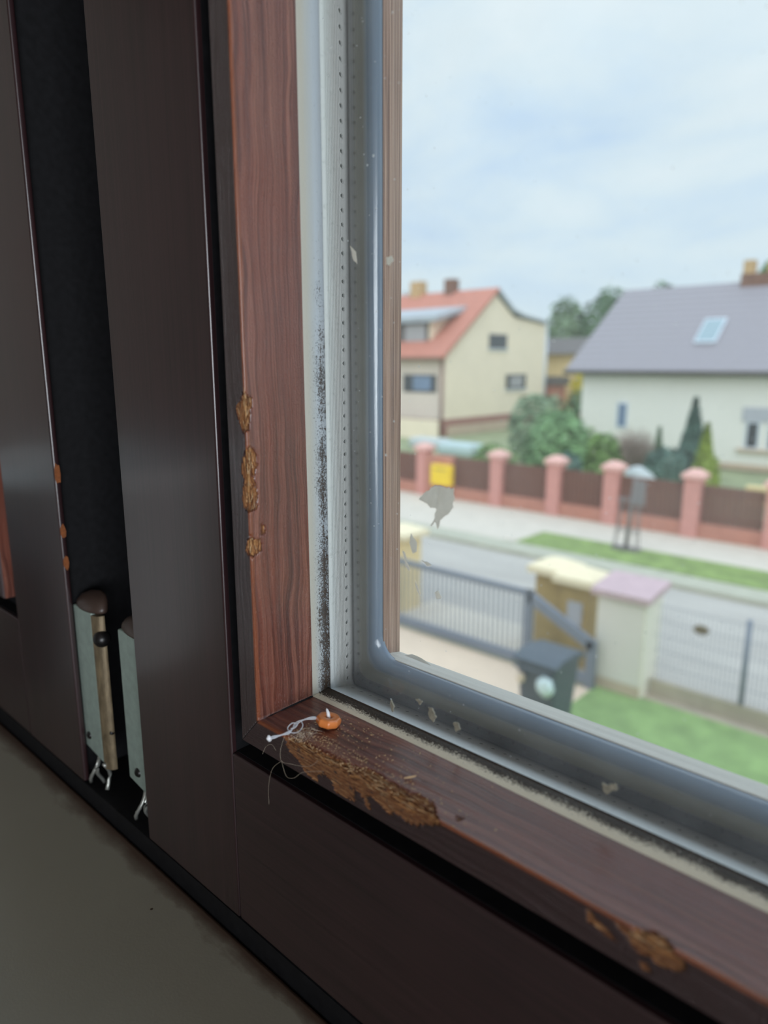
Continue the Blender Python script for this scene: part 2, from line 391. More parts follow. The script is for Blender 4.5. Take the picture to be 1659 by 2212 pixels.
# ------------------------------------------------------------------ object helpers
def new_empty(name, loc):
    o = bpy.data.objects.new(name, None); COL.objects.link(o); o.location = loc; o.empty_display_size = .05
    return o
def tag(o, label=None, cat=None, group=None, kind=None):
    if label: o['label'] = label
    if cat: o['category'] = cat
    if group: o['group'] = group
    if kind: o['kind'] = kind
    return o
def base_of(p):
    v = Vector((0, 0, 0))
    while p is not None: v += p.location; p = p.parent
    return v
class MB:
    """collects world-space geometry (metres) into ONE mesh object"""
    def __init__(s): s.v = []; s.f = []; s.uv = []; s.chip = None; s.sm = False
    def add(s, vs, fs, uvs=None):
        k = len(s.v); s.v += [tuple(q) for q in vs]
        s.f += [tuple(i + k for i in f) for f in fs]
        s.uv += (uvs if uvs else [(0, 0)] * len(vs))
        return s
    def box(s, x0, x1, y0, y1, z0, z1):
        vs = [(x, y, z) for z in (z0, z1) for y in (y0, y1) for x in (x0, x1)]
        return s.add(vs, [(0, 2, 3, 1), (4, 5, 7, 6), (0, 1, 5, 4), (2, 6, 7, 3), (0, 4, 6, 2), (1, 3, 7, 5)])
    def prism(s, poly, fn0, fn1):
        """poly: 2-D points; fn0/fn1 map a point to the two end faces"""
        m = len(poly); vs = [fn0(*p) for p in poly] + [fn1(*p) for p in poly]
        fs = [tuple(range(m))[::-1], tuple(range(m, 2 * m))] + [(i, (i + 1) % m, m + (i + 1) % m, m + i) for i in range(m)]
        return s.add(vs, fs)
    def tube(s, pts, rad, seg=8, cap=True):
        pts = [Vector(p) for p in pts]; k = len(pts)
        rad = rad if hasattr(rad, '__len__') else [rad] * k
        vs = []; up = Vector((.13, .2, .97)).normalized()
        for i, p in enumerate(pts):
            d = (pts[min(i + 1, k - 1)] - pts[max(i - 1, 0)]);
            d = d.normalized() if d.length > 1e-9 else Vector((0, 0, 1))
            a = d.cross(up)
            if a.length < .1: a = d.cross(Vector((1, 0, 0)))
            a.normalize(); b_ = d.cross(a)
            for j in range(seg):
                t = 2 * math.pi * j / seg
                vs.append(p + (a * math.cos(t) + b_ * math.sin(t)) * rad[i])
        fs = [(i * seg + j, i * seg + (j + 1) % seg, (i + 1) * seg + (j + 1) % seg, (i + 1) * seg + j) for i in range(k - 1) for j in range(seg)]
        if cap: fs += [tuple(range(seg)), tuple(range((k - 1) * seg, k * seg))[::-1]]
        return s.add(vs, fs)
    def build(s, name, mat, parent=None, smooth=False, bevel=0, bseg=2):
        me = bpy.data.meshes.new(name); o = bpy.data.objects.new(name, me); COL.objects.link(o)
        off = base_of(parent) if parent else Vector((0, 0, 0))
        me.from_pydata([(x - off.x, y - off.y, z - off.z) for x, y, z in s.v], [], s.f)
        uvl = me.uv_layers.new(name='UVMap')
        for l in me.loops: uvl.data[l.index].uv = s.uv[l.vertex_index]
        if s.chip:
            at = me.attributes.new('chip', 'FLOAT', 'POINT')
            for i, c in enumerate(s.chip): at.data[i].value = c
        bm = bmesh.new(); bm.from_mesh(me)
        if not s.chip: bmesh.ops.recalc_face_normals(bm, faces=bm.faces)
        bm.to_mesh(me); bm.free()
        me.materials.append(MATS[mat])
        if smooth:
            for p in me.polygons: p.use_smooth = True
        if bevel:
            md = o.modifiers.new('bevel', 'BEVEL'); md.width = bevel; md.segments = bseg; md.limit_method = 'ANGLE'
            md.angle_limit = math.radians(35); md.harden_normals = False
            for p in me.polygons: p.use_smooth = True
            md2 = o.modifiers.new('wn', 'WEIGHTED_NORMAL')
        if parent: o.parent = parent
        return o
def box(name, mat, x0, x1, y0, y1, z0, z1, parent=None, bevel=0, kind=None):
    o = MB().box(x0, x1, y0, y1, z0, z1).build(name, mat, parent, bevel=bevel)
    if kind: o['kind'] = kind
    return o

# ================================================================== THE WINDOW (millimetres from the visible corner)
Z0 = 4.0634
def W3(x, y, z): return (x * .001, y * .001, Z0 + z * .001)
SX0, SX1, SZ0, SZ1 = 0.0, 700.0, 0.0, 1150.0       # daylight opening of the right sash
LX0, LX1 = -897.0, -197.0                          # of the left sash

def strip(profile, side, rect, s_list=None, t0=0, mbx=None):
    """sweep an open/closed (u, y) profile along one side of a rectangle with mitred ends; UV in mm"""
    x0, x1, z0, z1 = rect
    L_ = (x1 - x0) if side in 'BT' else (z1 - z0)
    ts = [0]
    for a, c in zip(profile, profile[1:]): ts.append(ts[-1] + math.dist(a, c))
    ts = [t - ts[t0] for t in ts]
    s_list = s_list or [-40, L_ + 40]
    vs = []; uv = []
    for s_ in s_list:
        for (u, y), t in zip(profile, ts):
            q = min(max(s_, u), L_ - u)
            if side == 'B': p = (x0 + q, y, z0 + u)
            elif side == 'T': p = (x0 + q, y, z1 - u)
            elif side == 'L': p = (x0 + u, y, z0 + q)
            else: p = (x1 - u, y, z0 + q)
            vs.append(p); uv.append((q, t))
    m_ = len(profile)
    fs = [(i * m_ + j, i * m_ + j + 1, (i + 1) * m_ + j + 1, (i + 1) * m_ + j) for i in range(len(s_list) - 1) for j in range(m_ - 1)]
    return vs, fs, uv
def strip_obj(name, mat, profile, side, rect, parent, s_list=None, t0=0, smooth=False, closed=True):
    pr = list(profile) + ([profile[0]] if closed else [])
    vs, fs, uv = strip(pr, side, rect, s_list, t0)
    mb = MB(); mb.add([W3(*v) for v in vs], fs, uv)
    return mb.build(name, mat, parent, smooth=smooth)
def ring_obj(name, mat, profile, rect, parent, rfun=None, smooth=True):
    """closed profile all the way round in one part, corners rounded by rfun(u)"""
    x0, x1, z0, z1 = rect; NS = 7
    pr = list(profile) + [profile[0]]
    ts = [0]
    for a, c in zip(pr, pr[1:]): ts.append(ts[-1] + math.dist(a, c))
    cols = []
    for (u, y), t in zip(pr, ts):
        r = rfun(u) if rfun else .01
        pts = []; arc = 0
        cs = [((x0 + u + r, z0 + u + r), math.pi, 1.5 * math.pi), ((x1 - u - r, z0 + u + r), 1.5 * math.pi, 2 * math.pi),
              ((x1 - u - r, z1 - u - r), 0, .5 * math.pi), ((x0 + u + r, z1 - u - r), .5 * math.pi, math.pi)]
        for (cx, cz), a0, a1 in cs:
            for i in range(NS):
                a = a0 + (a1 - a0) * i / (NS - 1)
                pts.append((cx + r * math.cos(a), y, cz + r * math.sin(a)))
        pts.append(pts[0])
        q = 0; out = []
        for i, p in enumerate(pts):
            if i: q += math.dist(p, pts[i - 1])
            out.append((p, (q, t)))
        cols.append(out)
    m_ = len(cols); k = len(cols[0]); mb = MB()
    vs = []; uv = []
    for i in range(k):
        for j in range(m_): vs.append(W3(*cols[j][i][0])); uv.append(cols[j][i][1])
    fs = [(i * m_ + j, i * m_ + j + 1, (i + 1) * m_ + j + 1, (i + 1) * m_ + j) for i in range(k - 1) for j in range(m_ - 1)]
    mb.add(vs, fs, uv)
    return mb.build(name, mat, parent, smooth=smooth)

# -- chip damage maps: (s, t) polygons on the bead, s along it, t from the arris (+ inner face, - front face)
CH_B = [
 [(36.1,-.6),(40.6,2),(46,2),(51.5,1.9),(58.1,2.4),(64.5,3),(69.9,5),(76,4),(80,4.4),(84.3,3.7),(86.2,4.9),(91.2,4.5),(93.4,3.2),(98,-1.1),(90.7,-4.6),(89.6,-6.2),(86.1,-6.9),(83.7,-6.5),(80.6,-5.4),(80,-7.3),(78.8,-7.6),(76.2,-6),(72.4,-4.6),(70.4,-5.5),(71.4,-9.6),(70.4,-10.3),(68.4,-5.9),(65.7,-5.5),(65.3,-10.5),(62.9,-11.1),(59.4,-11.1),(56.5,-11.3),(56.6,-7.9),(53.7,-6.4),(49.6,-8.2),(49.1,-11.8),(43.7,-10.8),(41.5,-7.1),(36.7,-5)],
 [(143.4,-.7),(147.8,-1),(149.5,.4),(152.6,2),(154.9,1.3),(156.4,-.8),(158.8,-1.9),(158.6,-3.6),(157.5,-5.2),(153.5,-6.3),(152,-5.3),(150,-6.2),(148.1,-5),(146.1,-2.5),(144.6,-1.8)],
 [(138.1,-1.6),(139.4,-3),(144.1,-5.5),(144,-6.8),(140.3,-5.8),(138,-5.1)],
 [(149.8,-8),(151.2,-7.9),(151.7,-9.6),(150,-10.4)],
 [(99.6,4.4),(100.8,5),(101.8,4.2),(101,2.8)], [(86.1,4.3),(90.6,4.5),(91.8,4.1),(87.9,3.3)]]
CH_L = [
 [(127.6,-2.1),(127.7,-.2),(126.2,2.6),(122.5,1.9),(117.7,1.2),(116.1,-1.6),(117.5,-2.8),(123,-6.2),(124.5,-5.4),(125.4,-2.2)],
 [(112,1.4),(110,3.4),(106.1,3.5),(102.5,1.9),(99.6,3.2),(92.9,3.1),(92.4,-.7),(93.2,-3.2),(96.2,-4.3),(102,-2),(104.1,-4),(106.8,-3.5),(110.1,-1.4)],
 [(87.6,4.3),(86.9,5.7),(84.5,5.6),(84.4,3.9)],
 [(84.1,-.6),(82.9,3.4),(79.9,4.4),(78.4,1.7),(78.2,-1.6),(79.5,-3.5),(83,-2)]]
def inpoly(p, poly):
    x, y = p; c = False
    for i in range(len(poly)):
        x1, y1 = poly[i]; x2, y2 = poly[i - 1]
        if (y1 > y) != (y2 > y) and x < (x2 - x1) * (y - y1) / (y2 - y1) + x1: c = not c
    return c
def chipval(s_, t, polys):
    jx = noise.noise(Vector((s_ * .9, t * 2.4, 3.1))) * 1.3; jy = noise.noise(Vector((s_ * .9, t * 2.2, 9.1))) * .7
    v = 0
    for dx, dy in ((0, 0), (.35, 0), (-.35, 0), (0, .3), (0, -.3)):
        if any(inpoly((s_ + jx + dx, t + jy + dy), p) for p in polys): v += .2
    return v
def bead_damaged(side, rect, parent, polys, smax, tlim):
    fr = [(10.1, 15), (10.1, -1.6), (10.6, -2.4)]
    ns = 44
    fr += [(10.6 + (22.3 - 10.6) * i / ns, -2.4 - 2.2 * i / ns) for i in range(1, ns)]
    fr += [(22.3, -4.55), (22.55, -4.45), (22.72, -4.25), (22.8, -4.0)]
    ti = len(fr) - 3
    ys = [-3.75 + .25 * i for i in range(36)]
    fr += [(22.8, y) for y in ys] + [(22.75, y) for y in (6, 8, 10, 12, 14, 16, 18, 19, 19.4)]
    L_ = (rect[1] - rect[0]) if side in 'BT' else (rect[3] - rect[2])
    s_list = [-40, 8]; q = 8
    lo, hi = tlim
    while q < smax:
        q += .32 if lo < q < hi else 1.6
        s_list.append(q)
    s_list += [smax + 60, smax + 200, L_ + 40]
    vs, fs, uv = strip(fr, side, rect, s_list, ti)
    out = []; chip = []
    for (x, y, z), (a, t) in zip(vs, uv):
        c = 0
        if lo - 3 < a < hi + 3 and -12.5 < t < 7:
            c = chipval(a, t, polys)
        if c > 0:
            fib = noise.noise(Vector((a * .18, t * 2.8, 1.7))) * .5 + noise.noise(Vector((a * .7, t * 5.0, 5.7))) * .35
            dep = c * max(.15, (.85 + fib * 1.1)) * (1.15 if abs(t) < 2.5 else .55)
            din = dep if t > -1.2 else 0.0     # inwards from the inner face
            dfr = dep if t < 1.2 else 0.0      # inwards from the front face
            if side == 'B': z -= din; y += dfr
            else: x -= din; y += dfr
        elif t > 0.6:   # raised grain of the worn soft wood
            r_ = noise.noise(Vector((a * .012, (t + 5) * .6, 4.4))) * .22
            if side == 'B': z += r_
            else: x += r_
        out.append(W3(x, y, z)); chip.append(c)
    mb = MB(); mb.add(out, fs, uv); mb.chip = chip
    o = mb.build('glazing_bead', 'bead_wood', parent, smooth=True)
    # flip if the inner face looks away from the opening
    nrm = [p for p in o.data.polygons if len(p.vertices) == 4]
    test = max(nrm, key=lambda p: p.area).normal
    want = Vector((0, 0, 1)) if side == 'B' else Vector((1, 0, 0))
    tot = Vector((0, 0, 0))
    for p in nrm: tot += p.normal * p.area
    if tot.dot(want) < 0: o.data.flip_normals()
    # splinters standing in the damage
    sp = MB(); sp2 = MB()
    for poly in polys[:2] + polys[3:4]:
        xs = [p[0] for p in poly]; tsx = [p[1] for p in poly]
        cnt = int(14 * (max(xs) - min(xs)) ** .72)
        k = 0
        while k < cnt:
            a = rnd.uniform(min(xs), max(xs)); t = rnd.uniform(max(-5.5, min(tsx)), max(tsx))
            if not inpoly((a, t), poly): k += .2; continue
            k += 1
            ln = rnd.uniform(.8, 4.2); r_ = rnd.uniform(.035, .12)
            da = rnd.gauss(0, .35); up_ = rnd.uniform(0, .5) ** 2 * 3
            pts = []
            for i in range(4):
                f = i / 3; aa = a + ln * f * math.cos(da); tt = t + ln * f * math.sin(da) * .5
                h = .1 + up_ * f * f
                if tt > 0: u, y = 22.8 - .5 + h, -4.6 + tt
                else: u, y = 22.8 + tt, -4.4 - tt * .18 + .5 - h
                pts.append((aa, u, y))
            P3 = [W3(rect[0] + a_, y_, rect[2] + u_) if side == 'B' else W3(rect[0] + u_, y_, rect[2] + a_) for a_, u_, y_ in pts]
            (sp if rnd.random() < .65 else sp2).tube(P3, [r_ * .001, r_ * .0009, r_ * .0006, r_ * .00015], 4)
    # crumbs of the frayed border
    tag(sp.build('wood_splinters', 'splinter_wood', o), 'bare tan splinters in the chipped edge', kind='stuff')
    tag(sp2.build('pale_wood_splinters', 'splinter_pale', o), 'pale torn fibres in the chipped edge', kind='stuff')
    return o

FLAKES = {
 'a': [(65.5,97.8),(68.4,100.6),(69.4,100.9),(69.8,101.6),(71.2,102.5),(73.6,102.7),(76,102.4),(76.4,102.7),(77.2,102.2),(78.2,102.6),(78.1,101),(78.5,99.5),(77.9,98.3),(78.2,97.2),(76.6,95.1),(75.4,94.3),(73.5,92.6),(73.3,91),(72.6,89.9),(72.1,91.5),(71.6,91.9),(71,91.1),(70.4,90.4),(69.9,90.5),(71,92),(71.6,93.4),(71.5,94),(72.2,95.7),(71.8,96),(69.9,95.8),(68.7,96.9)],
 'b': [(62.6,87.1),(63.5,86),(65,84.6),(64.8,81.8),(63.5,80.9),(62.9,82.1),(62.1,83.9)],
 'c': [(59.3,81.1),(60.2,80.8),(61.2,77.6),(62.4,75.3),(61.6,75.5),(60.5,76.8)],
 'd': [(66.8,79.6),(68.1,79.3),(69.2,79.4),(70.8,78.6),(68.8,78.1)],
 'e': [(64.3,72.7),(65.2,71.5),(65.9,70.2),(66.7,68.5),(65.2,69.7)],
 'f': [(72,70.7),(73.1,71.5),(74.6,69.8),(74.2,69.2),(72.7,68.8)],
 'g': [(38,170.9),(40.5,168.7),(40.9,165.4),(39.3,166.8)],
 'h': [(52.5,166.1),(54.7,166.3),(55.4,165.1),(53.8,163.8),(52.7,164.3)]}
CRUMBS = {
 'i': [(70.3,33.6),(72.1,33.7),(73.5,31.1),(72.4,29.2),(70.9,30.2)],
 'j': [(126.9,32.8),(128.4,32.6),(129.1,33.4),(130.5,34.1),(131.1,32.6),(129.5,31.4),(128.6,30.2),(127.7,30.5)],
 'k': [(65.3,34.5),(66.6,34.9),(67.9,34.7),(67.2,33.2)],
 'l': [(80.1,32.1),(81.8,32.4),(82.7,30.8),(81,29.4)],
 'm': [(55.1,30.6),(56.3,28.9),(55.7,26.6),(54.7,28.8)]}
def flat_flake(name, mat, poly, y, th, parent, jag=.22):
    pts = []
    for i, p in enumerate(poly):      # roughen the outline between the traced points
        q = poly[(i + 1) % len(poly)]
        k = max(1, int(math.dist(p, q) / .5))
        for j in range(k):
            f = j / k
            pts.append((p[0] + (q[0] - p[0]) * f + rnd.uniform(-jag, jag) * .5 * (j > 0), p[1] + (q[1] - p[1]) * f + rnd.uniform(-jag, jag) * .5 * (j > 0)))
    return MB().prism(pts, lambda a, c: W3(a, y, c), lambda a, c: W3(a, y - th, c)).build(name, mat, parent)

def build_sash(label, rect, main):
    x0, x1, z0, z1 = rect
    root = new_empty('casement_sash', W3((x0 + x1) / 2, 25, z0 - 69))
    tag(root, label, 'window sash')
    # stiles run full height, rails between them; a 3 mm cover lip overlaps the fixed frame
    for xa, xb, lipx in ((x0 - 67, x0, -1), (x1, x1 + 67, 1)):
        mb = MB().box(*[v * .001 for v in (xa, xb, 0, 3)], Z0 + (z0 - 69) * .001, Z0 + (z1 + 69) * .001)
        a, c = (xa + 14, xb) if lipx < 0 else (xa, xb - 14)
        o = MB()
        pf = [(xa, 0), (xb, 0), (xb, 46), (a, 46), (a, 3), (xa, 3)] if lipx < 0 else [(xa, 0), (xb, 0), (xb, 3), (c, 3), (c, 46), (xa, 46)]
        o.prism(pf, lambda p, q: W3(p, q, z0 - 69), lambda p, q: W3(p, q, z1 + 69))
        o.build('stile', 'sash_wood_v', root, bevel=.0009)
        # black block behind the lip, put in for the shade of the recess
        e0, e1 = (xa + 3.5, xa + 13.9) if lipx < 0 else (xb - 13.9, xb - 3.5)
        MB().box(e0 * .001, e1 * .001, .0032, .045, Z0 + (z0 - 66) * .001, Z0 + (z1 + 66) * .001).build('recess_shade', 'rubber_and_shade_black', root)
    for za, zb in ((z0 - 69, z0), (z1, z1 + 69)):
        o = MB(); lo = za < z0
        pf = [(0, za), (46, za + 14 if lo else za), (46, zb if lo else zb - 14), (0, zb)]
        pf = [(0.15, za), (3, za), (3, za + 12), (46, za + 12), (46, zb), (0.15, zb)] if lo else [(0.15, za), (46, za), (46, zb - 12), (3, zb - 12), (3, zb), (0.15, zb)]
        o.prism(pf, lambda p, q: W3(x0 + .05, p, q), lambda p, q: W3(x1 - .05, p, q))
        o.build('rail', 'sash_wood_h', root, bevel=.0009)
    if main:
        MB().tube([W3(10.6, -2.35, 10.6), W3(22.7, -4.6, 22.7), W3(22.9, 6, 22.9), W3(22.9, 18.8, 22.9)], [.00015, .00016, .0003, .00035], 6).build('mitre_gap', 'rubber_and_shade_black', root)
    # black lining that puts shade into the groove between sash and bead
    ring_obj('groove_shade', 'rubber_and_shade_black', [(.25, 2.2), (.25, 9), (10.0, 9), (10.0, 14), (-.3, 14), (-.3, 2.2)], rect, root, smooth=False)
    # glazing beads
    if main:
        bead_damaged('B', rect, root, CH_B, 210, (30, 162))
        bead_damaged('L', rect, root, CH_L, 140, (74, 130))
    pr = [(10.1, -1.6), (10.6, -2.4), (22.3, -4.55), (22.8, -4.0), (22.8, 10), (22.75, 19.4), (10.1, 19.4)]
    for sd in ('RT' if main else 'LRTB'):
        o = strip_obj('glazing_bead', 'bead_wood', pr, sd, rect, root, t0=3)
    # sealant against the glass
    for sd, ue in (('L', 26.2), ('B', 25.0), ('R', 26.0), ('T', 25.0)):
        pr = [(22.7, 18.6), (22.9, 19.0), (23.3, 20.2), (23.9, 22.0), (24.6, 23.6), (ue - .4, 24.3), (ue, 24.5)]
        pr = [(22.7 + (u - 22.7) * 1.0, y) for u, y in pr]
        mt = 'sealant_bottom' if sd in 'BT' else 'sealant_side'
        o = strip_obj('sealant_strip', mt, pr, sd, rect, root, closed=False, smooth=True, s_list=[-40] + [i * 6 for i in range(1, 60)] + [2000])
    # double glazing: inner pane, aluminium spacer, outer pane, outer gasket
    pane = MB().box(*(v * .001 for v in (x0 + 20, x1 - 20, 24.6, 28.3)), Z0 + (z0 + 20) * .001, Z0 + (z1 - 20) * .001).build('glass_pane', 'pane_glass', root)
    sp_pr = [(21.9, 28.6), (21.5, 30.5), (18.5, 37.5), (13.6, 49.5), (10, 49.5), (10, 28.6)]
    for sd in 'LBRT':
        strip_obj('spacer_bar', 'spacer_aluminium', sp_pr, sd, rect, root, t0=0)
    op = MB().box(*(v * .001 for v in (x0 + 31.5, x1 - 31.5, 45.5, 48.5)), Z0 + (z0 + 31.5) * .001, Z0 + (z1 - 31.5) * .001).build('outer_glass_pane', 'clear_glass', root)
    prof = [(13.4, 49.8), (14.8, 47.2), (17.5, 44.8), (20.5, 43.0), (23.5, 41.7), (26, 41.0), (28, 40.7), (29.6, 40.8), (30.8, 41.3), (31.7, 42.1), (32.3, 43.1), (32.6, 44.2), (32.6, 45.2), (31.0, 46.2), (14.5, 50.5)]
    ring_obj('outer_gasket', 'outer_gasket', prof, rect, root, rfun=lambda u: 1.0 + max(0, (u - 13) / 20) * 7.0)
    tp = [(33.1, 46.0), (31.9, 50), (29.0, 58.0), (20, 61), (-40, 61), (-40, 52), (13, 52), (13, 51.2), (32.4, 50.0)]
    for sd in 'LBRT':
        strip_obj('outer_frame_member', 'grey_putty' if sd == 'B' else 'weathered_timber', [(33.0, 44.6), (31.9, 50), (29.0, 58.0), (20, 61), (-40, 61), (-40, 47), (12, 51.5)], sd, rect, root, t0=0)
    return root, pane

right, pane = build_sash('right brown casement sash with chipped glazing bead, mouldy sealant and clear pane', (SX0, SX1, SZ0, SZ1), True)
left, _p = build_sash('left dark casement sash beyond the recess with the zinc fittings', (LX0, LX1, SZ0, SZ1), False)
for k, v in FLAKES.items():
    flat_flake('paint_flake', 'paint_flake', v, 24.6, .12, pane)
for k, v in CRUMBS.items():
    flat_flake('dirt_crumb', 'dirt_crumb', v, 24.6, .5, pane, .5)
# pin holes of the spacer corner blob and a peeled paint curl on the outer sill of the sash
cu = MB(); g = []
for i in range(9):
    for j in range(4):
        x = 36 + 15 * i / 8 - j * .8; y = 57 - j * 2.6 - .6 * i * (1 - j / 3); z = 29.6 + (.9 * math.sin(i / 8 * 3.1) + .5) * (j == 0) + .3 * (j == 1) + .25
        g.append(W3(x, y, z + j * .35))
cu.add(g + [(a, b_, c - .0003) for a, b_, c in g], [(i * 4 + j, i * 4 + j + 1, (i + 1) * 4 + j + 1, (i + 1) * 4 + j) for i in range(8) for j in range(3)]
       + [(36 + i * 4 + j, 36 + (i + 1) * 4 + j, 36 + (i + 1) * 4 + j + 1, 36 + i * 4 + j + 1) for i in range(8) for j in range(3)])
cu.build('peeling_paint', 'paint_flake', right, smooth=True)
# bare wood spots on the lip of the left sash
for zc in (87, 60, 45):
    mb = MB(); m_ = []
    for i in range(9):
        a = 2 * math.pi * i / 9; r_ = rnd.uniform(3, 5.5)
        m_.append((1.5 + 1.3 * math.cos(a), zc + r_ * math.sin(a) * (1.2 if zc == 87 else .8)))
    mb.prism(m_, lambda p, q: W3(-130 - .1, p, q), lambda p, q: W3(-129.6, p, q)).build('bare_wood_chip', 'worn_orange', left)

# -- fixed frame
fr = new_empty('window_1', W3(-98, 30, -80)); fr['kind'] = 'structure'
for a, c, nm in ((-128 - 12 - 3, -67 + 12 + 3, 'mullion'),):
    MB().box(a * .001, c * .001, .052, .112, Z0 - .079, Z0 + 1.24).build(nm, 'rubber_and_shade_black', fr)  # mullion coloured black to hold the shade of the recess
MB().box(-1.03, .83, .001, .110, Z0 - .125, Z0 - .0818).build('frame_bottom', 'sash_wood_h', fr, bevel=.001)
MB().box(-1.03, .83, .006, .110, Z0 + 1.22, Z0 + 1.27).build('frame_head', 'sash_wood_h', fr)
MB().box(-1.03, -.966, .006, .110, Z0 - .125, Z0 + 1.27).build('frame_jamb', 'sash_wood_v', fr)
MB().box(.769, .83, .006, .110, Z0 - .125, Z0 + 1.27).build('frame_jamb', 'sash_wood_v', fr)
MB().box(-1.02, .82, .0009, .05, Z0 - .0815, Z0 - .0705).build('gap_shade', 'rubber_and_shade_black', fr)  # black bar standing for the shade in the gap under the sashes

# -- window board
sill = MB().box(-1.1, .9, -.36, .0008, Z0 - .104, Z0 - .080).build('window_board', 'window_board', bevel=.002)
tag(sill, 'beige painted window board with grime and dark specks below the sashes', 'window sill')

# -- unseen reflector added on the board for the pale sheen in the dark sash
t = new_empty('sheen_reflector', (-.31, -.105, Z0 - .080)); tag(t, 'added white reflector on the window board, out of view, for the sheen in the left sash', 'sheen_reflector')
mb = MB(); NA = 32; prof = [(.062, 0), (.066, .004), (.084, .135), (.088, .136), (.088, .150), (.080, .150), (.077, .110), (.01, .108)]
for r_, z in prof:
    for j in range(NA):
        a = 2 * math.pi * j / NA; mb.v.append((-.31 + r_ * 1.1 * math.cos(a), -.105 + r_ * .9 * math.sin(a), Z0 - .0797 + z)); mb.uv.append((0, 0))
mb.f = [(i * NA + j, i * NA + (j + 1) % NA, (i + 1) * NA + (j + 1) % NA, (i + 1) * NA + j) for i in range(len(prof) - 1) for j in range(NA)] + [tuple(range(NA)), tuple(range((len(prof) - 1) * NA, len(prof) * NA))]
mb.build('reflector_body', 'reflector_white', t, smooth=True)
# -- zinc corner fittings in the recess between the sashes
def fitting(label, xl, xr, ztop, zbot, golden):
    root = new_empty('hinge_fitting', W3((xl + xr) / 2, 10, zbot)); tag(root, label, 'hinge', 'zinc hinge fittings in the recess')
    wd = xr - xl
    pf = [(xl, 3.2), (xl + wd * .55, 3.0)] if golden else [(xl, 3.2), (xr, 3.2)]
    back = 7
    f_ = .78 if golden else 1.0
    poly = [(xl, 3.2), (xl + wd * f_, 3.0), (xl + wd * f_, back), (xl, back)]
    MB().prism(poly, lambda a, c: W3(a, c, zbot + (a - xl) * -.15), lambda a, c: W3(a, c, ztop)).build('cover_plate', 'bracket_zinc', root, bevel=.0008)
    if golden:
        arc = []
        for i in range(9):
            a = math.pi / 2 * i / 8
            arc.append((xl + wd * f_ + .02 + wd * (1 - f_) * math.sin(a), 3.0 + 4.0 * (1 - math.cos(a))))
        MB().prism(arc + [(xl + wd * f_ + .02, back)], lambda a, c: W3(a, c, zbot - 5), lambda a, c: W3(a, c, ztop - 1)).build('rounded_cover', 'bracket_gold', root, smooth=False)
    # domed end cap
    mb = MB(); cx = (xl + xr) / 2; rings = []
    NA = 20
    for i, (rr, zz_, yy) in enumerate(((1.0, 0, 0), (1.05, 1.2, 0), (1.03, 3.0, .5), (.9, 6.0, 3.5), (.55, 8.4, 8), (.02, 9.2, 12))):
        for j in range(NA):
            a = 2 * math.pi * j / NA
            mb.v.append(W3(cx + wd * .5 * rr * math.cos(a), 7.0 + yy * .4 + 4.6 * rr * math.sin(a), ztop + zz_ * .8)); mb.uv.append((0, 0))
    mb.f = [(i * NA + j, i * NA + (j + 1) % NA, (i + 1) * NA + (j + 1) % NA, (i + 1) * NA + j) for i in range(5) for j in range(NA)] + [tuple(range(NA))]
    mb.build('end_cap', 'bracket_cap', root, smooth=True)
    # screw heads
    def ball(cx, cy, cz, r, nm):
        bm = bmesh.new(); bmesh.ops.create_uvsphere(bm, u_segments=16, v_segments=10, radius=r * .001)
        vs = [(v.co + Vector(W3(cx, cy, cz)))[:] for v in bm.verts]; fs = [[v.index for v in f.verts] for f in bm.faces]; bm.free()
        MB().add(vs, fs).build(nm, 'dark_screw', root, smooth=True)
    if golden:
        ball(xr - 1, 5.5, 12, 4.0, 'screw')
        hk = [W3(xr - 2 + 4 * math.cos(a), 6, -30 + 6 * math.sin(a)) for a in [math.radians(q) for q in range(170, 300, 16)]]
        MB().tube(hk, .0012, 8).build('hook', 'dark_screw', root, smooth=True)
        ball(xl + 5, 4.0, zbot + 7, 2.2, 'screw')
    else:
        ball(xl + 9, 4.0, zbot + 6, 2.4, 'screw')
    # spring wires below
    for k in range(3):
        x = xl + wd * (.25 + .25 * k)
        pts = [W3(x + 2.4 * math.sin(i * .55 + k), 4 + 2.6 * math.cos(i * .55 + k * 2), zbot - 2 - i * 2.3) for i in range(8)]
        MB().tube(pts, .0009, 8).build('spring_wire', 'spring_steel', root, smooth=True)
    return root
fitting('zinc hinge fitting with gold rounded side beside the left sash', -131.2, -107, 24, -50, True)
fitting('plain zinc hinge fitting half hidden behind the right sash edge', -87.5, -58, 23, -49, False)

# ================================================================== small things on the bottom bead
root = new_empty('orange_bead', W3(41.6, 9.2, 22.8)); tag(root, 'tiny orange eight-sided plastic disc lying on the wooden ledge in the corner', 'bead')
mb = MB(); NA, NB = 64, 20
C0 = Vector(W3(41.6, 9.2, 24.55)); rotm = Matrix.Rotation(math.radians(-7), 3, 'X') @ Matrix.Rotation(math.radians(5), 3, 'Y')
for i in range(NA):
    a = 2 * math.pi * i / NA
    q = math.pi / 4; am = (a % q) - q / 2; octr = math.cos(q / 2) / math.cos(am)      # octagon outline
    for j in range(NB):
        b_ = 2 * math.pi * j / NB
        ce, se = math.cos(b_), math.sin(b_)
        ce = math.copysign(abs(ce) ** .62, ce); se = math.copysign(abs(se) ** .7, se)
        r_ = 2.35 + 1.6 * ce; f = max(0, (r_ - 1.5) / 2.45)
        r_ = r_ * (1 + f * (octr / .96 - 1))
        mb.v.append((C0 + rotm @ Vector((r_ * math.cos(a), r_ * math.sin(a), 1.45 * se)) * .001)[:]); mb.uv.append((0, 0))
mb.f = [(i * NB + j, i * NB + (j + 1) % NB, ((i + 1) % NA) * NB + (j + 1) % NB, ((i + 1) % NA) * NB + j) for i in range(NA) for j in range(NB)]
